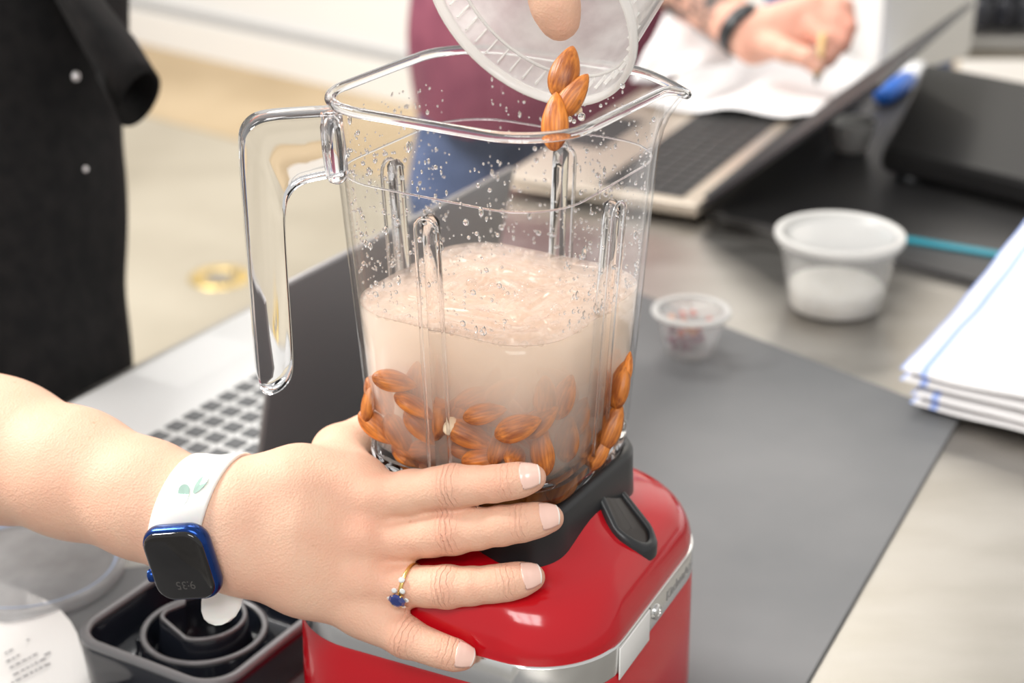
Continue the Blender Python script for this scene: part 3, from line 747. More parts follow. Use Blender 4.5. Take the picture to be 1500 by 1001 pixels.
for px, py, an, ro, ti, dd, sc, lb in AL:
    P = in_jar(px, py, max(.0046, min(dd-.0006, .0056)))
    if dd > .0062: P = P + ray(px, py)/np.linalg.norm(ray(px, py))*(dd-.0062)
    o = almond(P, an, ro, ti, sc, lb, GA); placed.append(P)
    if 'chipped pale' in lb:
        V, Fc = ico((0, 0, 0), 1, 2); V = [(-.0095+v[0]*.0030, v[1]*.0044, .0016+v[2]*.0020) for v in V]
        mesh('chipped_tip', V, Fc, M['nut'], o)['label'] = 'pale bare almond flesh where the skin is chipped'
tries = 0; extra = 0
while extra < 58 and tries < 3000:
    tries += 1; z = .199+.034*random.random(); q = (random.random()*2-1)*.046; w = (random.random()*2-1)*.046
    P = np.append(rotz([(q, w, 0)], JY)[0][:2]+np.array(BC), z)
    if min(np.linalg.norm(P-k) for k in placed) < .0090 or jar_sd(P) > -.0125: continue
    placed.append(P); extra += 1
    almond(P, random.random()*180, random.random()*60-30, random.random()*60-30, 1.0, 'brown almond buried deep in the pile inside the cloudy water', GA)
GF = 'almonds falling into the jar'
almond(at_d(828, 106, .772), 74, 14, 8, 1.10, 'topmost of the three falling almonds, tipping off the lip of the tub', GF)
almond(at_d(838, 142, .768), 55, 18, -5, 1.06, 'middle falling almond, tilted to the right under the topmost one', GF)
almond(at_d(813, 178, .766), 88, 22, 5, 1.15, 'lowest falling almond, upright behind the front rim of the jar', GF)
o = mesh('almond_crumb', *ico(at_d(848, 162, .77), .0017, 2, 1.2), M['nut']); tag(o, 'pale round crumb falling beside the middle almond', 'crumb')
mb = MB()
for x, y, r in ((852, 171, .0018), (835, 175, .0013), (841, 178, .0010), (912, 126, .0012), (849, 150, .0011), (880, 155, .0008)): mb.add(*ico(at_d(x, y, .765), r, 2, 1.15))
o = mb.build('splash_drops', drop_m); tag(o, 'clear water drops in the air beside the falling almonds', 'drops', kind='stuff')

# ------------------------------------------------------------------ tub being emptied
tn = -.53*_R-.68*_U-.507*_D; tn /= np.linalg.norm(tn); tx_ = np.cross(tn, _D); tx_ /= np.linalg.norm(tx_); ty_ = np.cross(tn, tx_)
tc0 = at_d(771, 11, .806)
TM = Matrix(((tx_[0], ty_[0], tn[0], tc0[0]), (tx_[1], ty_[1], tn[1], tc0[1]), (tx_[2], ty_[2], tn[2], tc0[2]), (0, 0, 0, 1)))
M['tub'] = film('milky_plastic', (.95, .95, .96), 1.45, .72, (.95, .94, .93), .12, 45)
M['tub_thick'] = film('milky_plastic_thick', (.95, .95, .95), 1.45, .82, (.95, .94, .92), .12)
tub = new_obj('plastic_tub', None); tub.matrix_world = TM; tag(tub, 'milky plastic tub tipped over the jar, pouring almonds', 'tub')
mesh('wall', *lathe([(.0555, -.003), (.0535, -.012), (.0525, -.014), (.0460, -.073), (.0435, -.0755), (0, -.0755)], 64), M['tub'], tub)
mesh('rim', *lathe([(.0553, -.0045), (.0572, -.0050), (.0583, -.0042), (.0586, -.0015), (.0580, .0002), (.0566, .0006), (.0555, -.0004), (.0551, -.0030)], 64, closed=True), M['tub_thick'], tub)
for k in range(44):
    a = 2*PI*k/44; V, Fc = box(.0519, -.0004, -.0150, .0535, .0004, -.0045, .0002); mesh('stacking_rib', rotz(V, a), Fc, M['tub_thick'], tub)
mesh('stacking_ledge', *lathe([(.0522, -.0152), (.0510, -.0156), (.0510, -.0164), (.0522, -.0164)], 64, closed=True), M['tub_thick'], tub)
mesh('inner_ring', *lathe([(.0380, -.0746), (.0372, -.0736), (.0364, -.0746)], 64), M['tub_thick'], tub)

# left hand holding the tub from inside and behind (nearly all above the frame)
lh = Soft(); lh.group(.006)
lh.chain([(at_d(640, -330, .86), .026), (at_d(672, -250, .85), .020)], .02)
lh.chain([(at_d(672, -250, .85), .018), (at_d(735, -160, .805), .0135), (at_d(795, -55, .804), .0114), (at_d(813, 5, .808), .0110), (at_d(820, 30, .811), .0098)], .006)
for k, (x0, y0) in enumerate(((700, -340), (660, -310), (625, -270), (600, -230))):
    lh.group(.004).chain([(at_d(650, -330, .865), .016), (at_d(x0+30, y0+20, .905), .0110), (at_d(x0+110+6*k, y0+75, .93), .0098), (at_d(x0+150, y0+130, .925), .0082)], .006)
lh.group(.02).chain([(at_d(640, -340, .865), .025), (at_d(480, -520, .95), .030), (at_d(250, -760, 1.12), .040), (at_d(-60, -640, 1.32), .047), (at_d(-190, -420, 1.40), .05)], .02)
pts = [g[0] for kj, pr in lh.groups for g in pr]+[g[1] for kj, pr in lh.groups for g in pr]; pts = np.array(pts)
V2, Q2 = lh.mesh(pts.min(0)-.06, pts.max(0)+.06, .0030)
core = Soft().group(.04)
sh = np.array([-.50, 1.52, .42])
core.chain([(sh+[-.14, -.06, 0], .055), (sh+[.14, .02, 0], .055)], .05).chain([(sh, .10), (sh+[0, 0, -.25], .11), (sh+[0, 0, -.5], .12)], .05)
core.chain([(sh+[-.14, -.08, -.01], .05), ((sh+elbow)/2+[-.06, 0, 0], .047), (elbow, .043)], .03)
pts = np.array([g[0] for kj, pr in core.groups for g in pr]+[g[1] for kj, pr in core.groups for g in pr])
V3, Q3 = core.mesh(pts.min(0)-.15, pts.max(0)+.15, .011)
bmx = bmesh.new(); bmx.from_mesh(body.data)
tmp = bpy.data.meshes.new('tmp'); nV = len(V)
tmp.from_pydata(np.concatenate([V2, V3]).tolist(), [], np.concatenate([Q2, Q3+len(V2)]).tolist()); tmp.update(); bmx.from_mesh(tmp)
bmesh.ops.recalc_face_normals(bmx, faces=bmx.faces); bmx.to_mesh(body.data); bmx.free(); bpy.data.meshes.remove(tmp)
body.data.polygons.foreach_set('use_smooth', [True]*len(body.data.polygons))

# clothes of that person -------------------------------------------------
M['black_cloth'] = vary(mat('black_cloth', (.012, .012, .013), .85, spec=.2), (.010, .010, .0105), (.017, .016, .016), 60, 5)
cl = Soft().group(.05)
def D1(x, y, d=1.46): return at_d(x, y, d)
cl.chain([(D1(-60, -260), .150), (D1(-85, 60), .152), (D1(-84, 300), .150), (D1(-84, 560), .155)], .02)
cl.cone(D1(-84, 560), D1(-90, 800, 1.46), .155, .158, .02)
cl.group(.03).chain([(D1(-190, -420, 1.40), .078), (D1(-60, -300, 1.40), .085)], .03).cone(sh+[-.14, -.08, -.01], (sh+elbow)/2+[-.06, 0, .02], .075, .068, .03)
V4, Q4 = cl.mesh((-.86, 1.10, -.20), (-.24, 1.75, .68), .009)
V4 = V4 + .0035*np.array([[mnoise.noise((p[0]*16, p[1]*16, p[2]*5)), mnoise.noise((p[0]*16+9, p[1]*16, p[2]*5)), 0] for p in V4])
attach(soft_obj('shirt', V4, Q4, M['black_cloth'], person1, 1), person1)
rg = []
for (ix, iy), (ox, oy), d_, dp in (((-40, -190), (60, -150), 1.36, .075), ((40, -80), (112, -62), 1.345, .070), ((86, 0), (152, 2), 1.335, .064), ((122, 68), (194, 52), 1.33, .058), ((156, 128), (220, 94), 1.33, .052), ((181, 184), (229, 107), 1.335, .048),
                                   ((177, 176), (222, 106), 1.337, .045), ((146, 118), (206, 90), 1.34, .042)):
    a_, b_ = at_d(ix, iy, d_), at_d(ox, oy, d_); c_ = (a_+b_)/2; hv = (b_-a_)/2
    rg.append([tuple(c_+hv*math.cos(q)+_D*dp*math.sin(q)) for q in np.linspace(0, 2*PI, 28, endpoint=False)])
attach(mesh('sleeve', *loft(rg), M['black_cloth'], person1), person1)
tr_ = Soft().group(.03)
for s_ in (-1, 1):
    tr_.chain([((-.60+s_*.065, 1.60, -.10), .085), ((-.60+s_*.08, 1.60, -.45), .070), ((-.60+s_*.09, 1.60, -.86), .055)], .03)
V5, Q5 = tr_.mesh((-.86, 1.38, -.90), (-.34, 1.80, .06), .014)
attach(soft_obj('trousers', V5, Q5, M['black_cloth'], person1, 1), person1)
for s_ in (-1, 1):
    V, Fc = loft([[(-.60+s_*.09+x*1.0, 1.57+y, z) for x, y, _ in rsq(hx, hy, .03, 0, 6)] for hx, hy, z in ((.045, .125, FLOOR), (.048, .13, FLOOR+.02), (.046, .12, FLOOR+.05), (.040, .07, FLOOR+.085))])
    attach(mesh('shoe', V, Fc, M['black'], person1), person1)
stud = mat('bright_stud', (.95, .92, .92), .15, .6)
for x, y, r in ((110, 112, .0045), (125, 248, .0026)):
    P0 = CAM.copy(); rr = ray(x, y); hitd = next((d for d in np.arange(1.1, 1.6, .002) if cl(at_d(x, y, d)[None])[0] < .001), 1.3)
    attach(mesh('stud', *ico(at_d(x, y, hitd), r, 2), stud, person1), person1)

# ------------------------------------------------------------------ wristwatch
watch = thing('wristwatch', 'square dark-faced wristwatch with blue case and white strap on the right wrist', 'watch', at_d(270, 822, .828))
def wat(o): return attach(o, watch)
wn_ = -.26*_R-.40*_U-.88*_D; wn_ /= np.linalg.norm(wn_)
wu = math.sin(math.radians(-7))*_R*-1+math.cos(math.radians(7))*_U; wu = -_R*.10+_U*.99; wu = wu-wn_*(wu@wn_); wu /= np.linalg.norm(wu); wr_ = np.cross(wu, wn_)
wc = at_d(268, 823, .826)
def wm(P): P = np.asarray(P, float); return wc+P[:, :1]*wr_+P[:, 1:2]*wu+P[:, 2:]*wn_
M['blue_case'] = mat('blue_aluminium', (.012, .045, .20), .22, .85)
M['watch_glass'] = mat('watch_glass', (.006, .005, .005), .06, spec=.5, Coat_Weight=.3)
hx, hy = .0176, .0200
V, Fc = loft([rsq(hx-.0035, hy-.0035, .0075, -.0050, 8), rsq(hx-.0008, hy-.0008, .0092, -.0036, 8), rsq(hx, hy, .0098, -.0015, 8), rsq(hx, hy, .0098, .0012, 8), rsq(hx-.0006, hy-.0006, .0094, .0030, 8), rsq(hx-.0017, hy-.0017, .0085, .0040, 8)])
case = wat(mesh('case', wm(V), Fc, M['blue_case'], watch, angle=60))
V, Fc = loft([rsq(hx-.0016, hy-.0016, .0086, .0034, 8), rsq(hx-.0017, hy-.0017, .0085, .0044, 8), rsq(hx-.0023, hy-.0023, .0080, .0052, 8), rsq(hx-.0034, hy-.0034, .0070, .0056, 8)])
scr = wat(mesh('screen', wm(V), Fc, M['watch_glass'], watch, angle=60))
V, Fc = lathe([(0, -.0018), (.0028, -.0018), (.0034, -.0012), (.0034, .0010), (.0028, .0018), (0, .0018)], 20)
V = np.array(V)[:, [2, 0, 1]]+np.array([-hx-.0012, -.0065, .0]); mesh('crown', wm(V), Fc, M['blue_case'], case, angle=40)
def text_mesh(name, s_, size, m, parent, origin, ex, ey, ez, lift=0, extr=.00005, align='CENTER'):
    cu = bpy.data.curves.new(name, 'FONT'); cu.body = s_; cu.size = size; cu.extrude = extr; cu.align_x = align; cu.align_y = 'CENTER'
    to = bpy.data.objects.new(name, cu); COL.objects.link(to); dg = bpy.context.evaluated_depsgraph_get(); me = bpy.data.meshes.new_from_object(to.evaluated_get(dg))
    bpy.data.objects.remove(to); bpy.data.curves.remove(cu)
    for v in me.vertices: v.co = Vector(np.array(origin)+v.co.x*np.array(ex)+v.co.y*np.array(ey)+(v.co.z+lift)*np.array(ez))
    me.materials.clear(); me.materials.append(m); return new_obj(name, me, parent)
(text_mesh('time_digits', '9:35', .0062, mat('dim_digits', (.06, .055, .052), .5), scr, wm([(.001, -.0098, .0056)])[0], -wr_, -wu, wn_))
# strap: a ribbon that follows the wrist
ax_ = at_d(345, 778, .852)-at_d(200, 728, .868); ax_ /= np.linalg.norm(ax_)
w0_ = at_d(292, 772, .856); va = _U-ax_*(_U@ax_); va /= np.linalg.norm(va); vb = np.cross(ax_, va); vb = vb if vb@_D < 0 else -vb      # va up, vb toward the viewer
def wrist_pt(th, w, lift):
    th = np.asarray(th); w = np.asarray(w)
    b0 = w0_+np.multiply.outer(w, ax_); dr = np.multiply.outer(np.cos(th), va)+np.multiply.outer(np.sin(th), vb)
    d = march(b0, dr, 0.0, t1=.06); return b0+dr*(d+lift)[:, None]
NT = 72; prof_w = [(-1, .0004), (-1, .0016), (-.93, .0024), (0, .0027), (.93, .0024), (1, .0016), (1, .0004)]
th = np.linspace(0, 2*PI, NT, endpoint=False); rings = []
for q, lf in prof_w: rings.append(wrist_pt(th, np.full(NT, q*.0122), np.full(NT, lf)))
R_ = np.array(rings)                               # (profile, angle, xyz); even the ribbon a little so it stays taut
for _ in range(6): R_ = (np.roll(R_, 1, 1)+2*R_+np.roll(R_, -1, 1))/4
cen = R_.mean(axis=(0, 1)); R_ = cen+(R_-cen)*1.012
strap_m = mat('white_silicone', (.83, .80, .76), .35, spec=.45, Subsurface_Weight=.2, Subsurface_Scale=.003)
V, Fc = loft([list(map(tuple, r)) for r in R_], closed=True); strap = wat(mesh('strap', V, Fc, strap_m, watch, angle=60))
# loose strap end under the case
tl = []
for s_, wd_ in ((-.004, .0104), (.004, .0104), (.009, .0098), (.013, .0080), (.0155, .0054), (.0168, .002)):
    c = at_d(327, 868, .852)+(-_U*.97-_R*.13)*s_+(-_D)*.0; tl.append([tuple(c+_R*wd_*x+_U*.08*x*wd_+(-_D)*y) for x, y in ((-1, 0), (-.8, .0012), (.8, .0012), (1, 0), (.8, -.0012), (-.8, -.0012))])
wat(mesh('strap_tail', *loft(tl), strap_m, watch, angle=50))
leaf_m = mat('pearl_leaf', (.55, .76, .66), .12, .55)
for (tc_, wv_, an, sz) in ((.93, -.0005, -20, .0048), (.72, .0050, 15, .0044)):
    pr = []
    for k in range(20):
        a = 2*PI*k/20; u = math.cos(a)*sz; v = math.sin(a)*sz*.52*(1+.35*math.cos(a)); c, s_ = math.cos(math.radians(an)), math.sin(math.radians(an)); pr.append((u*c-v*s_, u*s_+v*c))
    TH_ = np.array([tc_-(p[0])/.030 for p in pr]+[tc_]); WV = np.array([wv_+p[1] for p in pr]+[wv_])
    P = wrist_pt(TH_, WV, np.full(21, .0030)); P = cen+(P-cen)*1.014
    mesh('leaf_print', P, [(k, (k+1) % 20, 20) for k in range(20)], leaf_m, strap, smooth=False)

# ------------------------------------------------------------------ ring
rc = at_d(600, 858.5, .8385); fx = at_d(630, 860, .8345)-at_d(570, 854, .843); fx /= np.linalg.norm(fx)
gring = thing('ring', 'thin gold ring with a blue stone on the ring finger', 'ring', rc)
ra_ = _U-fx*(_U@fx); ra_ /= np.linalg.norm(ra_); rb_ = np.cross(fx, ra_); rb_ = rb_ if rb_@_D < 0 else -rb_
th = np.linspace(0, 2*PI, 64, endpoint=False); dr = np.multiply.outer(np.cos(th), ra_)+np.multiply.outer(np.sin(th), rb_)
tiltax = fx*.16
base_ = np.tile(rc, (64, 1))-np.multiply.outer(np.cos(th)*-.0017, fx)
fing = Soft(); fing.group(.003).chain(finger(FN['ring']), .0035)
dd = march(base_, dr, .0, s=fing, t1=.02)
ringsg = []
for k in range(8):
    a = 2*PI*k/8; ringsg.append([tuple(p) for p in base_+dr*(dd+.0004+.0006*math.cos(a))[:, None]+np.multiply.outer(np.full(64, .0011*math.sin(a)), fx)])
attach(mesh('band', *loft(ringsg, closed=True), M['gold'], gring), gring)
M['sapphire'] = mat('blue_stone', (.004, .016, .16), .05, spec=.8, Coat_Weight=1); M['diamond'] = mat('clear_stone', (.85, .86, .84), .03, .5)
def ring_pt(a, lift, along=0):
    k = int(round(a/(2*PI)*64)) % 64; return base_[k]+dr[k]*(dd[k]+lift)+fx*along, dr[k]
def gem(name, a, along, r, lift, m, sq=.55):
    c, n = ring_pt(a, lift, along); t1 = fx; t2 = np.cross(n, fx)
    pr = [(0, -sq*1.2), (.62, -.45*sq), (1, 0), (.72, .40*sq), (.5, .48*sq), (0, .48*sq)]; V = []; 
    for q, z in pr: V.append([tuple(c+r*(t1*q*math.cos(2*PI*k/8)*1.15+t2*q*math.sin(2*PI*k/8)+n*z)) for k in range(8)])
    return attach(mesh(name, *loft(V, False, False), m, gring, smooth=False), gring)
aS = math.radians(118)
bstone = gem('blue_stone', aS, -.0004, .0040, .0028, M['sapphire'])
for k in range(6):
    a = aS+math.sin(k*PI/3)*.0046/.0105; gem('clear_stone', a, -.0004+math.cos(k*PI/3)*.0044, .0014, .0016, M['diamond'])
gem('clear_stone', math.radians(70), 0, .0016, .0016, M['diamond'])
for k in range(4):
    a0 = k*PI/2+PI/4; c0, n0 = ring_pt(aS+math.sin(a0)*.0030/.0105, .0008, -.0004+math.cos(a0)*.0032)
    mesh('prong', *tube([c0, c0+n0*.0028], .00045, 8), M['gold'], bstone)
text_mesh('lettering', 'KitchenAid', .0085, lettering_m, band_o, (.0905, .032, .108+dz), (0, 1, 0), (0, 0, 1), (1, 0, 0), .0001)

# ------------------------------------------------------------------ things on the table
def lidded_tub(name, label, cat, loc, rb, rt, h, lid_r, m, ml, group=None):
    t = thing(name, label, cat, loc, 0, group)
    mesh('wall', *lathe([(0, .0010), (rb*.82, .0010), (rb*.86, 0), (rb*.96, .0002), (rb, .0022), (rb+(rt-rb)*.84, h*.80), (rt*.985, h*.81), (rt, h*.97), (rt-.0010, h*.97), (rt*.985-.0010, h*.82), (rb-.0009, .0030), (rb*.9, .0022), (0, .0022)], 64), m, t, angle=50)
    mesh('lid', *lathe([(0, h*.930), (rt*.80, h*.930), (rt*.86, h*.935), (rt*.90, h*.985), (lid_r*.965, h), (lid_r*.995, h*.985), (lid_r, h*.94), (lid_r*.985, h*.895), (lid_r*.965, h*.893), (lid_r*.955, h*.96), (rt*.93, h*.965), (rt*.88, h*.918), (0, h*.915)], 64), ml, t, angle=60)
    mesh('lid_rim', *lathe([(rt*.905, h*.99), (lid_r*.965, h*1.008), (lid_r*1.004, h*.99), (lid_r*1.008, h*.93), (lid_r*1.001, h*.925), (lid_r*.96, h*.998), (rt*.91, h*.982)], 64, closed=True), M['tub_thick'], t)
    return t
M['clear_tub'] = film('cloudy_clear_plastic', (.97, .97, .97), 1.45, .15, (.93, .93, .92), .10)
M['lid'] = film('cloudy_lid', (.96, .96, .96), 1.45, .60, (.93, .93, .92), .14)
dl = at_z(1222, 449, 0)
lidded_tub('plastic_tub', 'round clear lidded tub holding white powder, standing on the steel table', 'tub', tuple(dl), .0415, .0535, .072, .0578, M['clear_tub'], M['lid'])
o = mesh('white_flour', *lathe([(0, .0030), (.0400, .0030), (.0432, .0200), (.0400, .0236), (.0250, .0250), (.010, .0262), (0, .0265)], 48), vary(mat('flour', (.87, .84, .79), .8), (.85, .82, .76), (.90, .88, .84), 90, 4, bump=.3, bdist=.002), loc=tuple(dl)); tag(o, 'off-white powder in the bottom of the lidded plastic tub', 'flour', kind='stuff')
cu = at_z(1010, 517, .003)
pot = lidded_tub('portion_cup', 'small clear lidded plastic cup of dried berries on the dark mat', 'cup', tuple(cu), .0212, .0300, .040, .0332, M['clear_tub'], film('clear_lid', (.98, .98, .98), 1.45, .08, (.95, .95, .94), .10))
bm_ = [mat('berry_red', (.62, .07, .025), .4), mat('berry_orange', (.70, .26, .09), .4), mat('berry_purple', (.16, .03, .075), .4)]
bpos = []
for i in range(26):
    for _ in range(60):
        z = .006+.0275*(i/25); q = (.019+.007*z/.03-.0055)*math.sqrt(random.random()); a = random.random()*2*PI; p = np.array([q*math.cos(a), q*math.sin(a), z])
        if all(np.linalg.norm(p-k) > .0062 for k in bpos): break
    bpos.append(p); c = 2 if i < 13 else (i % 2)
    V, Fc = ico((0, 0, 0), 1, 2); V = np.array(V)*np.array([.0048, .0034, .0030])*(1+.06*np.sin(np.array(V)[:, :1]*9))
    e = Euler((random.random()*3, random.random()*3, random.random()*3))
    o = mesh('dried_berry', V, Fc, bm_[c], loc=tuple(np.array(cu)+p), rot=e)
    tag(o, ('red dried berry near the top of the small lidded cup', 'orange dried berry near the top of the small lidded cup', 'dark purple dried berry low in the small lidded cup')[{0: 0, 1: 1, 2: 2}[c]], 'berry', 'dried berries in the small cup')

# folded towels -----------------------------------------------------------
tw = mat('white_cotton', (.86, .85, .86), .85, spec=.2)
tcn = nd(tw, 'ShaderNodeUVMap'); sp_ = nd(tw, 'ShaderNodeSeparateXYZ'); lk(tw, tcn, 0, sp_, 0)
def band_node(c, wdt):
    s1 = nd(tw, 'ShaderNodeMath', operation='SUBTRACT'); s1.inputs[1].default_value = c; lk(tw, sp_, 0, s1, 0)
    a1 = nd(tw, 'ShaderNodeMath', operation='ABSOLUTE'); lk(tw, s1, 0, a1, 0)
    l1 = nd(tw, 'ShaderNodeMath', operation='LESS_THAN'); l1.inputs[1].default_value = wdt; lk(tw, a1, 0, l1, 0); return l1
b1_, b2_ = band_node(.019, .0030), band_node(.001, .0018)
mxx = nd(tw, 'ShaderNodeMath', operation='MAXIMUM'); lk(tw, b1_, 0, mxx, 0); lk(tw, b2_, 0, mxx, 1)
mc_ = nd(tw, 'ShaderNodeMix', data_type='RGBA'); mc_.inputs[6].default_value = (.78, .77, .77, 1); mc_.inputs[7].default_value = (.36, .47, .83, 1); lk(tw, mxx, 0, mc_, 0); lk(tw, mc_, 2, bsdf(tw), 'Base Color')
wn2 = nd(tw, 'ShaderNodeTexNoise'); wn2.inputs['Scale'].default_value = 900; bpn = nd(tw, 'ShaderNodeBump'); bpn.inputs['Strength'].default_value = .3; bpn.inputs['Distance'].default_value = .0006; lk(tw, wn2, 0, bpn, 'Height'); lk(tw, bpn, 0, bsdf(tw), 'Normal')
tip = at_z(1318, 556, .028)[:2]; tb = at_z(1490, 368, .045)[:2]; tf = at_z(1500, 638, .008)[:2]
ul = tb-tip; ulL = np.linalg.norm(ul); ul /= ulL; uf = tf-tip; uf /= np.linalg.norm(uf)
def towel(name, label, z0, layers, th_, shift, wedge, seed):
    t = thing(name, label, 'towel', (tip[0], tip[1], z0), 0, 'folded white towels')
    for L in range(layers):
        nx, ny = 26, 34; Lx, Ly = .30, ulL*1.08; Vt = []; Vb = []; uv = []
        for i in range(nx+1):
            for j in range(ny+1):
                u = i/nx*Lx; v = j/ny*Ly; p = uf*(u+shift+L*.0035*math.sin(seed+L*2))+ul*(v+L*.0025*math.cos(seed+L))
                rise = wedge*(v/Ly)**1.6+.0035*mnoise.noise((u*14+seed, v*14, L*3.1))*1.3
                edge = min(u, v, Ly-v+.004)/.006; rnd = math.sqrt(max(0, 1-(1-min(1, edge))**2))
                zc_ = L*th_+th_/2+rise*(L+1)/layers
                Vt.append((p[0], p[1], zc_+th_*.49*max(.08, rnd))); Vb.append((p[0], p[1], zc_-th_*.49*max(.08, rnd))); uv.append((u, v))
        N = len(Vt); Fc = []
        for i in range(nx):
            for j in range(ny):
                q = (i*(ny+1)+j, (i+1)*(ny+1)+j, (i+1)*(ny+1)+j+1, i*(ny+1)+j+1); Fc += [q, tuple(N+k for k in q[::-1])]
        rim_ = [i*(ny+1) for i in range(nx+1)]+[nx*(ny+1)+j for j in range(1, ny+1)]+[i*(ny+1)+ny for i in range(nx-1, -1, -1)]+[j for j in range(ny-1, 0, -1)]
        for a, b in zip(rim_, rim_[1:]+rim_[:1]): Fc.append((a, b, b+N, a+N))
        o = mesh('folded_layer', Vt+Vb, Fc, tw, t)
        ul_ = o.data.uv_layers.new(name='UVMap')
        for lp in o.data.loops: ul_.data[lp.index].uv = uv[lp.vertex_index % N]
    return t
towel('towel', 'lower folded white towel under the striped one at the edge of the mat', .0065, 2, .0085, .010, .004, 1)
towel('towel', 'upper folded white towel with a blue stripe along its edge', .0238, 2, .0085, 0, .034, 4)

# round lid, recipe sheet, dark jar lid -----------------------------------
lc = at_z(45, 836, .004)
gl_ = thing('container_lid', 'large round milky plastic lid with a blue ring lying on the dark mat', 'lid', (*lc[:2], .003))
mesh('disc', *lathe([(0, .0030), (.050, .0030), (.053, .0045), (.056, .0075), (.0595, .0080), (.0612, .0065), (.0618, .002), (.0610, 0), (.0595, .001), (.0575, .005), (.054, .003), (.051, .0018), (0, .0018)], 72), film('grey_lid', (.9, .9, .9), 1.45, .50, (.74, .74, .75), .12, 30), gl_, angle=50)
mesh('blue_ring', *lathe([(.0545, .0066), (.0552, .0078), (.0560, .0082), (.0566, .0080)], 72), mat('blue_print', (.42, .52, .72), .4), gl_)
P4 = [at_z(*p, .0035)[:2] for p in ((-60, 838), (18, 858), (106, 907), (128, 985), (150, 1060), (-60, 1060))]
pap = mat('paper', (.85, .84, .82), .7)
tcn2 = nd(pap, 'ShaderNodeTexCoord'); 
rsheet = thing('recipe_sheet', 'white printed paper sheet lying at the edge of the mat by the black lid', 'paper', (*P4[0], .0035))
P4s = smoothpath(P4+[P4[0]], 2)[:-1]
o = mesh('sheet', *loft([[(p[0]-P4[0][0], p[1]-P4[0][1], z+.0025*math.sin(p[0]*40)) for p in P4s] for z in (.0005, .0012)]), pap, rsheet, smooth=False)
ink = mat('ink', (.10, .10, .12), .7); mb = MB()
ud = at_z(95, 948, .005)-at_z(20, 985, .005); ud /= np.linalg.norm(ud); vd = np.array([-ud[1], ud[0], 0])
for r_, (x0, y0, n_) in enumerate(((8, 962, 2), (10, 975, 3), (15, 985, 5), (20, 996, 6), (40, 945, 1), (66, 968, 1), (18, 1008, 7))):
    c = at_z(x0, y0, .0035); cur = 0
    for k in range(n_):
        w_ = .0015+.0028*random.random(); a = c+ud*cur; b = c+ud*(cur+w_); cur += w_+.0011
        qd = [a-vd*.0006, b-vd*.0006, b+vd*.0006, a+vd*.0006]; zz = lambda p: (p[0]-P4[0][0], p[1]-P4[0][1], .0013+.0025*math.sin(p[0]*40))
        mb.add([zz(p) for p in qd]+[(*zz(p)[:2], zz(p)[2]+.0001) for p in qd], [(3, 2, 1, 0), (4, 5, 6, 7), (0, 1, 5, 4), (1, 2, 6, 5), (2, 3, 7, 6), (3, 0, 4, 7)])
mb.build('print', ink, rsheet, smooth=False)['kind'] = 'stuff'
M['navy'] = mat('dark_navy_plastic', (.010, .012, .018), .16, spec=.5, Coat_Weight=.3)
M['rim_grey'] = mat('rim_highlight_grey', (.16, .16, .165), .30)  # grey edge strips carry the painted highlights of the black rims
bl = thing('blender_cover', 'black square blender lid lying upside down with a round feed opening', 'lid', (-.182, .858, .003), JY)
h = .0565
mesh('shell', *loft([rsq(q, q, r, z, 10) for q, r, z in ((h-.010, .016, 0), (h-.004, .02, .001), (h-.0015, .021, .006), (h, .022, .024), (h, .022, .033), (h-.0006, .0215, .0345), (h-.0046, .018, .0345), (h-.0052, .0175, .033), (h-.0065, .0165, .012), (h-.009, .014, .009), (.02, .01, .0085))]), M['navy'], bl, angle=50)
ringo = [rsq(q, q, r, z, 10) for q, r, z in ((h+.0002, .0222, .0325), (h+.0004, .0224, .0350), (h-.0012, .0210, .0364), (h-.0042, .0184, .0364), (h-.0056, .0172, .0350), (h-.0054, .0174, .0325))]
mesh('rim_highlight', *loft(ringo, closed=True), M['rim_grey'], bl)
fring = mesh('feed_ring', *lathe([(.0430, .0088), (.0400, .0100), (.0385, .0150), (.0375, .0240), (.0362, .0262), (.0345, .0262), (.0335, .0240), (.0330, .0040)], 56), M['navy'], bl)
mesh('ring_edge', *lathe([(.0374, .0252), (.0372, .0270), (.0355, .0276), (.0340, .0270), (.0338, .0252)], 56, closed=True), M['rim_grey'], fring)
def dshape(R0, z):
    out = []
    for k in range(48):
        a = 2*PI*k/48; r = R0*min(1.0, .80/max(1e-6, max(abs(math.cos(a+.35)), abs(math.sin(a+.35)))) if -2.6 < math.atan2(math.sin(a+.9), math.cos(a+.9)) < -.2 else 1.0)
        out.append((r*math.cos(a), r*math.sin(a), z))
    return out
fcap = mesh('feed_cap', *loft([dshape(.0300, .009), dshape(.0272, .020), dshape(.0255, .0345), dshape(.0250, .0352), dshape(.0238, .0352), dshape(.0232, .034), dshape(.0225, .014), dshape(.001, .0138)]), M['navy'], bl, angle=50)
mesh('cap_edge', *loft([dshape(.0257, .0340), dshape(.0254, .0356), dshape(.0245, .0360), dshape(.0234, .0356), dshape(.0231, .0340)], closed=True), M['rim_grey'], fcap)
for a in (2.3, 3.6, 4.9):
    c, s_ = math.cos(a), math.sin(a); mesh('clip', *box(.0405*c-.0015, .0405*s_-.0015, .0085, .0405*c+.0015, .0405*s_+.0015, .0175, .0006), M['navy'], bl)

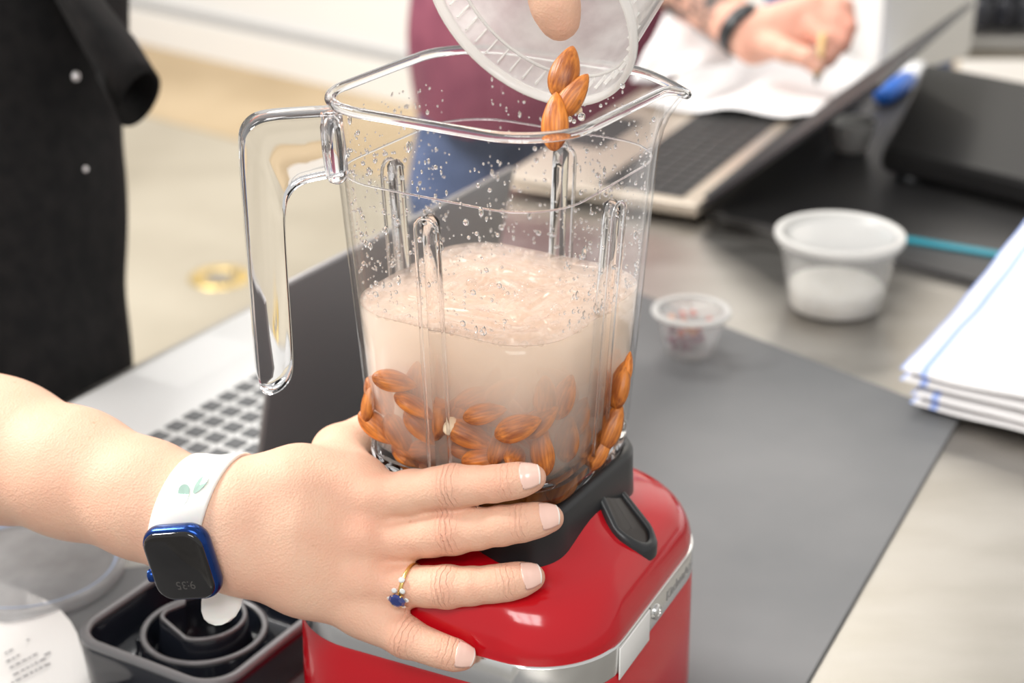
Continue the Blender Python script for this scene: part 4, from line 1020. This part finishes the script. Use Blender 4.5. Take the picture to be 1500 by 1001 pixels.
# ------------------------------------------------------------------ laptops
M['alu'] = mat('silver_aluminium', (.86, .86, .85), .40, .25); M['alu_dark'] = mat('grey_aluminium', (.34, .325, .325), .36, .8)
M['key'] = mat('grey_key', (.14, .145, .15), .5); M['key_dark'] = mat('dark_key', (.03, .03, .03), .5)
M['screen'] = mat('dark_screen', (.012, .012, .014), .55, 0, .2)
def laptop(label, A, hdir, ddir, width, depth, lid_len, tilt, z0, mdeck, mlid, mkey, x_off=0):
    t = thing('laptop', label, 'laptop', (A[0], A[1], z0), math.atan2(hdir[1], hdir[0]))
    s_ = 1 if hdir[0]*ddir[1]-hdir[1]*ddir[0] > 0 else -1       # local: x along the hinge, y = s_ toward the user
    def bx(x0, y0, z0_, x1, y1, z1, b): return box(x0, min(s_*y0, s_*y1), z0_, x1, max(s_*y0, s_*y1), z1, b)
    mesh('deck', *bx(0, 0, .001, width, depth, .015, .004), mdeck, t, angle=40)
    kb = mesh('keyboard', *bx(.016, .022, .0148, width-.016, .022+.0188*5.2, .0153, .0004), M['alu'] if mkey is M['key'] else mkey, t, smooth=False)
    km = None; n_ = int((width-.036)/.0192)
    for r_ in range(5):
        for k in range(n_):
            loc = (.019+k*(width-.036)/n_+.0078, s_*(.026+r_*.0188+.0078), .0152)
            if km is None:
                o = mesh('key', *box(-.0070, -.0069, 0, .0070, .0069, .0016, .0008), mkey, kb, loc=loc, angle=40); km = o.data
            else: new_obj('key', km, kb, loc)
    mesh('trackpad', *bx(width*.34, depth-.060, .0148, width*.66, depth-.008, .0152, .0003), M['alu'] if mkey is M['key'] else M['key_dark'], t, smooth=False)
    ct, st = math.cos(tilt), math.sin(tilt)
    def lidP(P):
        out = []
        for x, y, z in P: out.append((x, s_*(-y*st-z*ct), .014+y*ct-z*st))
        return out
    V, Fc = box(0, .002, 0, width, lid_len, .0055, .0022); mesh('lid', lidP(V), Fc, mlid, t, angle=40)
    V, Fc = box(.006, .008, -.0006, width-.006, lid_len-.006, .0004, .0002); mesh('screen', lidP(V), Fc, M['screen'], t, smooth=False)
    V, Fc = tube([(.03, 0, .0135), (width-.03, 0, .0135)], .0055, 10); mesh('hinge', V, Fc, M['key_dark'], t)
    return t
A1 = at_z(368, 715, .015)[:2]
laptop('open silver laptop with a dark grey lid behind the blender at the left', A1, TH, TD, .30, .212, .165, .20, 0, M['alu'], M['alu_dark'], M['key'])
A2 = at_z(1022, 300, .022)[:2]; h2 = np.array([.443, .896])/np.linalg.norm([.443, .896]); d2 = np.array([-h2[1], h2[0]])
laptop('open laptop with dark keys on the black counter, lid leaning far back', A2, h2, d2, .40, .225, .23, .86, .006, mat('warm_silver', (.55, .48, .40), .38, .6), mat('black_lid', (.014, .014, .016), .35), M['key_dark'])

# ------------------------------------------------------------------ counter things
def sheet_mesh(name, corners, z, label, seed, amp=.012, mate=None):
    c = [np.array([*at_z(x, y, zz), ]) for (x, y), zz in zip(corners, z)]; n = 18; V = []
    for i in range(n+1):
        for j in range(n+1):
            u, v = i/n, j/n; p = (c[0]*(1-u)+c[1]*u)*(1-v)+(c[3]*(1-u)+c[2]*u)*v
            V.append((p[0], p[1], max(.008, p[2]+amp*(mnoise.noise((u*2.4+seed, v*2.4, 1))))))
    N = len(V); V += [(x, y, z_-.0009) for x, y, z_ in V]; Fc = []
    for i in range(n):
        for j in range(n):
            q = (i*(n+1)+j, (i+1)*(n+1)+j, (i+1)*(n+1)+j+1, i*(n+1)+j+1); Fc += [q, tuple(N+k for k in q[::-1])]
    rim_ = [i*(n+1) for i in range(n+1)]+[n*(n+1)+j for j in range(1, n+1)]+[i*(n+1)+n for i in range(n-1, -1, -1)]+[j for j in range(n-1, 0, -1)]
    for a, b in zip(rim_, rim_[1:]+rim_[:1]): Fc.append((a, b, b+N, a+N))
    o = mesh(name, V, Fc, mate or M['paper_white']); tag(o, label, 'paper'); return o
M['paper_white'] = mat('office_paper', (.88, .87, .87), .7)
sheet_mesh('paper_sheet', [(935, 150), (1215, 172), (1285, 84), (1085, 58)], [.030, .034, .034, .030], 'large white paper sheet on the counter under the tattooed hand', 2, .022)
sheet_mesh('paper_sheet', [(925, 118), (1075, 92), (1050, 12), (985, -2)], [.07, .06, .12, .12], 'curled white paper sheet behind the jar spout, propped up', 6, .012)
wp = at_z(1246, 221, .006)
o = mesh('white_cup', *lathe([(0, .001), (.016, .001), (.018, .003), (.026, .034), (.0275, .036), (.0262, .036), (.0172, .006), (0, .005)], 40), M['white'], loc=(wp[0], wp[1], .006)); tag(o, 'small white cup on the black counter behind the laptop lid', 'cup')
bb = thing('bottle', 'small blue bottle with a white cap lying on the counter behind the laptop', 'bottle', (*at_z(1290, 150, .012)[:2], .006))
b0 = np.array([0, 0, .013]); bd = at_z(1335, 118, .02)-at_z(1284, 152, .02); bd[2] = 0; bd /= np.linalg.norm(bd)
mesh('body', *tube([b0, b0+bd*.004, b0+bd*.095, b0+bd*.105], [.008, .012, .0125, .009], 20), mat('blue_plastic', (.03, .16, .62), .3), bb)
mesh('cap', *tube([b0+bd*.103, b0+bd*.106, b0+bd*.140, b0+bd*.146], [.012, .0165, .0165, .013], 20), mat('white_cap', (.9, .9, .9), .3), bb)
tl_a, tl_b = at_z(1330, 352, .007), at_z(1462, 374, .007)
o = mesh('teal_ruler', *box(-.075, -.006, 0, .085, .006, .0035, .001), mat('teal_plastic', (.02, .26, .34), .3), loc=(*(tl_a[:2]*.5+tl_b[:2]*.5), .006), rot=(0, 0, math.atan2(tl_b[1]-tl_a[1], tl_b[0]-tl_a[0]))); tag(o, 'narrow teal strip along the front edge of the black counter', 'ruler')
# dark machine at the right
dm = thing('kitchen_scale', 'large black box with a sloping top on the counter at the right', 'appliance', (.60, 1.93, .006))
fl_, fr_ = at_z(1292, 232, .03)[:2], at_z(1520, 286, .03)[:2]; fd = fr_-fl_; fd /= np.linalg.norm(fd); bkd = at_z(1352, 96, .085)[:2]-fl_
c8 = [fl_, fl_+fd*.42, fl_+fd*.42+bkd, fl_+bkd]
def cc(p, z, d=0): 
    m_ = np.mean(np.array(c8), axis=0); v = p-m_; return (*(m_+v*(1-d)-np.array([.60, 1.93])), z-.006)
zt = (.042, .042, .088, .088)
mesh('housing', *loft([[cc(p, .016, .03) for p in c8], [cc(p, .022, 0) for p in c8], [cc(p, q-.006, 0) for p, q in zip(c8, zt)], [cc(p, q, .03) for p, q in zip(c8, zt)]]), mat('charcoal_plastic', (.020, .019, .019), .42), dm, smooth=False)
for p in c8:
    q = cc(p, .006, .16); mesh('foot', *lathe([(0, 0), (.014, 0), (.016, .003), (.013, .012), (0, .012)], 20), M['black'], dm, loc=q)
# white bin standing at the back of the counter
wb0 = at_z(1284, 118, .008)[:2]; wb1 = at_z(1428, 78, .008)[:2]
v = wb1-wb0; L = np.linalg.norm(v); v /= L; n_ = np.array([-v[1], v[0]])
wbx = thing('white_bin', 'tall white plastic bin standing at the back of the counter', 'bin', (*(wb0+v*L/2+n_*.06), .006), math.atan2(v[1], v[0]))
mesh('shell', *loft([rsq(q, .055-(.085-q)*.3, .012, z, 6) for q, z in ((L/2-.012, 0), (L/2-.006, .006), (L/2+.004, .30), (L/2+.008, .304), (L/2+.008, .31), (L/2+.002, .31), (L/2-.012, .01))]), M['white'], wbx, angle=40)
# side shelf with jars far behind
sd_ = thing('side_table', 'low steel side table against the tan wall behind the bin', 'table', (1.05, 3.35, FLOOR))
zt_ = -.17
mesh('tabletop', *box(-.35, -.18, -FLOOR+zt_-.04, .60, .35, -FLOOR+zt_, .004), M['steel'], sd_, angle=40)
for x in (-.3, .55):
    for y in (-.14, .30): mesh('leg', *tube([(x, y, 0), (x, y, -FLOOR+zt_-.03)], .018, 10), M['steel'], sd_)
cols = [('dark', (.03, .03, .035)), ('grey', (.45, .46, .50)), ('black', (.015, .015, .02)), ('pale blue', (.50, .55, .68)), ('charcoal', (.05, .05, .055)), ('silver', (.6, .6, .62))]
for k, (nm, c) in enumerate(cols):
    px = 1428+k*17; p = at_d(px, 66, 3.35)
    j = thing('storage_jar', f'small {nm} jar in the row on the far side table', 'jar', (p[0], 3.28+.03*(k % 2), zt_), 0, 'jars on the side table')
    mesh('jar_body', *lathe([(0, 0), (.026, 0), (.030, .004), (.030, .052), (.022, .060), (0, .060)], 24), mat('jar_'+nm.replace(' ', '_'), c, .35), j)
    mesh('jar_cap', *lathe([(0, .060), (.024, .060), (.025, .064), (.024, .078), (0, .080)], 24), mat('cap_'+nm.replace(' ', '_'), tuple(.3+.5*x for x in c) if k % 2 else (.02, .02, .02), .4), j)
# floor drain
fd0 = at_z(322, 407, FLOOR)
dr_ = thing('floor_drain', 'round brass floor drain set in the concrete floor', 'drain', (fd0[0], fd0[1], FLOOR))
mesh('ring', *lathe([(.038, .002), (.041, .006), (.068, .006), (.074, .001)], 48), M['gold'], dr_)
mesh('cover', *lathe([(0, .003), (.037, .003), (.0385, .001)], 40), mat('drain_grey', (.20, .20, .21), .5), dr_)

# ------------------------------------------------------------------ people behind
maroon = vary(mat('maroon_cloth', (.2, .05, .08), .8, spec=.2), (.17, .045, .075), (.25, .075, .11), 14, 5)
denim = vary(mat('denim', (.07, .10, .20), .85, spec=.2), (.075, .105, .20), (.12, .16, .29), 25, 6)
p2 = thing('person', 'person in a maroon shirt and blue jeans with a tattooed forearm', 'person', (.04, 2.33, FLOOR))
def D2(x, y, d=2.36): return at_d(x, y, d)
sh2 = Soft().group(.03)
sq = (np.array([.25, .968, 0.]), 1.45)
sh2.cone(D2(795, -330), D2(795, 60), .172, .176, .05, None).cone(D2(795, 60), D2(793, 140), .176, .168, .05)
sh2.cone(D2(940, -330, 2.3), D2(975, -120, 2.2), .075, .068, .04)
V, Q = sh2.mesh((-.30, 2.0, -.26), (.42, 2.72, .62), .013)
zc = D2(795, 160)[2]; Q = Q[(V[Q][:, :, 2] > zc).any(1)]; used = np.unique(Q); re_ = -np.ones(len(V), int); re_[used] = np.arange(len(used)); V = V[used]; Q = re_[Q]; V[:, 2] = np.maximum(V[:, 2], zc-.004)
V += .006*np.array([[mnoise.noise((p[0]*9, p[1]*9, p[2]*4)), mnoise.noise((p[0]*9+5, p[1]*9, p[2]*4)), 0] for p in V])
attach(soft_obj('shirt', V, Q, maroon, p2, 0), p2)
jn = Soft().group(.035)
hip = D2(793, 185); hip = np.array([hip[0], 2.36, hip[2]])
for s_ in (-1, 1): jn.chain([(hip+[s_*.070, 0, .02], .105), (hip+[s_*.088, 0, -.12], .095), (hip+[s_*.095, .01, -.42], .070), (hip+[s_*.10, .03, -.78], .055)], .04)
V, Q = jn.mesh((-.25, 2.15, -.89), (.33, 2.60, .10), .014)
attach(soft_obj('jeans', V, Q, denim, p2, 1), p2)
for s_ in (-1, 1):
    V, Fc = loft([[(hip[0]+s_*.10+x, hip[1]-.03+y, z) for x, y, _ in rsq(hx, hy, .03, 0, 6)] for hx, hy, z in ((.045, .125, FLOOR), (.048, .13, FLOOR+.02), (.046, .12, FLOOR+.05), (.040, .07, FLOOR+.085))])
    attach(mesh('shoe', V, Fc, M['black'], p2), p2)
h2s = Soft().group(.01)
dd2 = 2.06
h2s.chain([(D2(955, -140, 2.2), .046), (D2(1000, -30, 2.13), .041), (D2(1085, 42, 2.07), .028), (D2(1105, 50, 2.065), .027)], .01)
for y0, y1 in ((38, 8), (48, 28), (60, 50)): h2s.cone(D2(1105, y0+6, 2.063), D2(1188, y1, 2.05), .024, .0165, .01)
for fg in ([(1188, 6, 2.05, .0125), (1226, 12, 2.04, .0110), (1243, 40, 2.03, .0100), (1236, 68, 2.03, .0082)],
           [(1190, 20, 2.045, .0130), (1222, 32, 2.035, .0115), (1232, 62, 2.025, .0100), (1215, 88, 2.02, .0085)],
           [(1188, 36, 2.04, .0125), (1212, 58, 2.025, .0112), (1210, 85, 2.015, .0098), (1196, 100, 2.01, .0082)],
           [(1182, 0, 2.06, .0110), (1216, -8, 2.06, .0095), (1240, 10, 2.055, .0088), (1246, 34, 2.05, .0074)],
           [(1120, 62, 2.045, .0165), (1155, 76, 2.02, .0135), (1182, 84, 2.005, .0115), (1198, 100, 2.0, .0090)]):
    h2s.group(.005).chain([(D2(x, y, d), r) for x, y, d, r in fg], .004)
pts = np.array([g[0] for kj, pr in h2s.groups for g in pr]+[g[1] for kj, pr in h2s.groups for g in pr])
V, Q = h2s.mesh(pts.min(0)-.055, pts.max(0)+.055, .0034)
tat = skin_mat('tattooed_skin', (.74, .44, .33), (.74, .27, .20), False)
# ink: grey-black blotches on the forearm only
src = bsdf(tat).inputs['Base Color'].links[0].from_socket
tcx = nd(tat, 'ShaderNodeTexCoord'); nzx = nd(tat, 'ShaderNodeTexNoise'); nzx.inputs['Scale'].default_value = 42; nzx.inputs['Detail'].default_value = 4; lk(tat, tcx, 'Object', nzx, 'Vector')
mrx = nd(tat, 'ShaderNodeMapRange'); mrx.inputs[1].default_value = .45; mrx.inputs[2].default_value = .55; lk(tat, nzx, 0, mrx, 0)
atx = nd(tat, 'ShaderNodeAttribute'); atx.attribute_name = 'ink'; mlx = nd(tat, 'ShaderNodeMath', operation='MULTIPLY'); lk(tat, mrx, 0, mlx, 0); lk(tat, atx, 'Fac', mlx, 1)
mix_ = nd(tat, 'ShaderNodeMix', data_type='RGBA'); mix_.inputs[7].default_value = (.10, .085, .08, 1); tat.node_tree.links.new(src, mix_.inputs[6]); lk(tat, mlx, 0, mix_, 0); lk(tat, mix_, 2, bsdf(tat), 'Base Color')
ob = attach(soft_obj('body', V, Q, tat, p2, 0), p2)
wv2 = D2(1085, 42, 2.07); ad2 = D2(1000, -30, 2.13)-wv2; ad2 /= np.linalg.norm(ad2)
inkv = np.clip(((V-wv2)@ad2-.018)/.012, 0, 1).astype(np.float32); a = ob.data.attributes.new('ink', 'FLOAT', 'POINT'); a.data.foreach_set('value', inkv)
red_lit = np.clip(1.1-np.linalg.norm(V-D2(1225, 55, 2.03), axis=1)/.06, 0, 1).astype(np.float32); a = ob.data.attributes.new('flush_redlight', 'FLOAT', 'POINT'); a.data.foreach_set('value', red_lit)  # red light on these fingers is put into the skin colour
# bracelet and pencil
bcp = D2(1088, 44, 2.069); b1x = np.cross(ad2, _D); b1x /= np.linalg.norm(b1x); b2x = np.cross(ad2, b1x)
mb_r = []
for k in range(8):
    a = 2*PI*k/8; mb_r.append([tuple(bcp+(b1x*math.cos(t_)+b2x*math.sin(t_))*(.0305+.003*math.cos(a))+ad2*.011*math.sin(a)) for t_ in np.linspace(0, 2*PI, 40, endpoint=False)])
o = mesh('bracelet', *loft(mb_r, closed=True), M['black']); tag(o, 'wide black wristband on the tattooed wrist', 'bracelet')
pc = thing('pencil', 'short tan pencil held in the tattooed hand over the paper', 'pencil', D2(1200, 110, 2.0))
attach(mesh('shaft', *tube([D2(1206, 50, 2.012), D2(1197, 112, 1.996)], .0042, 8), mat('pencil_wood', (.62, .42, .18), .5), pc), pc)
attach(mesh('point', *tube([D2(1197, 112, 1.996), D2(1195, 124, 1.993)], [.0042, .0008], 8), M['black'], pc), pc)
# person in blue further back
p3 = thing('person', 'person in blue clothes standing behind the counter at the back', 'person', (.62, 2.95, FLOOR))
bs = Soft().group(.03)
bs.chain([((.60, 2.92, .34), .15), ((.60, 2.92, .12), .15), ((.60, 2.92, -.08), .145)], .04)
V, Q = bs.mesh((.36, 2.7, -.24), (.84, 3.14, .54), .016); blue = vary(mat('blue_cloth', (.03, .09, .26), .8, spec=.2), (.025, .085, .25), (.05, .13, .34), 12, 5)
attach(soft_obj('shirt', V, Q, blue, p3, 1), p3)
bj = Soft().group(.03)
for s_ in (-1, 1): bj.chain([((.60+s_*.07, 2.93, -.08), .10), ((.60+s_*.09, 2.94, -.45), .075), ((.60+s_*.09, 2.95, -.84), .06)], .04)
V, Q = bj.mesh((.38, 2.75, -.90), (.84, 3.12, .06), .016); attach(soft_obj('trousers', V, Q, denim, p3, 1), p3)
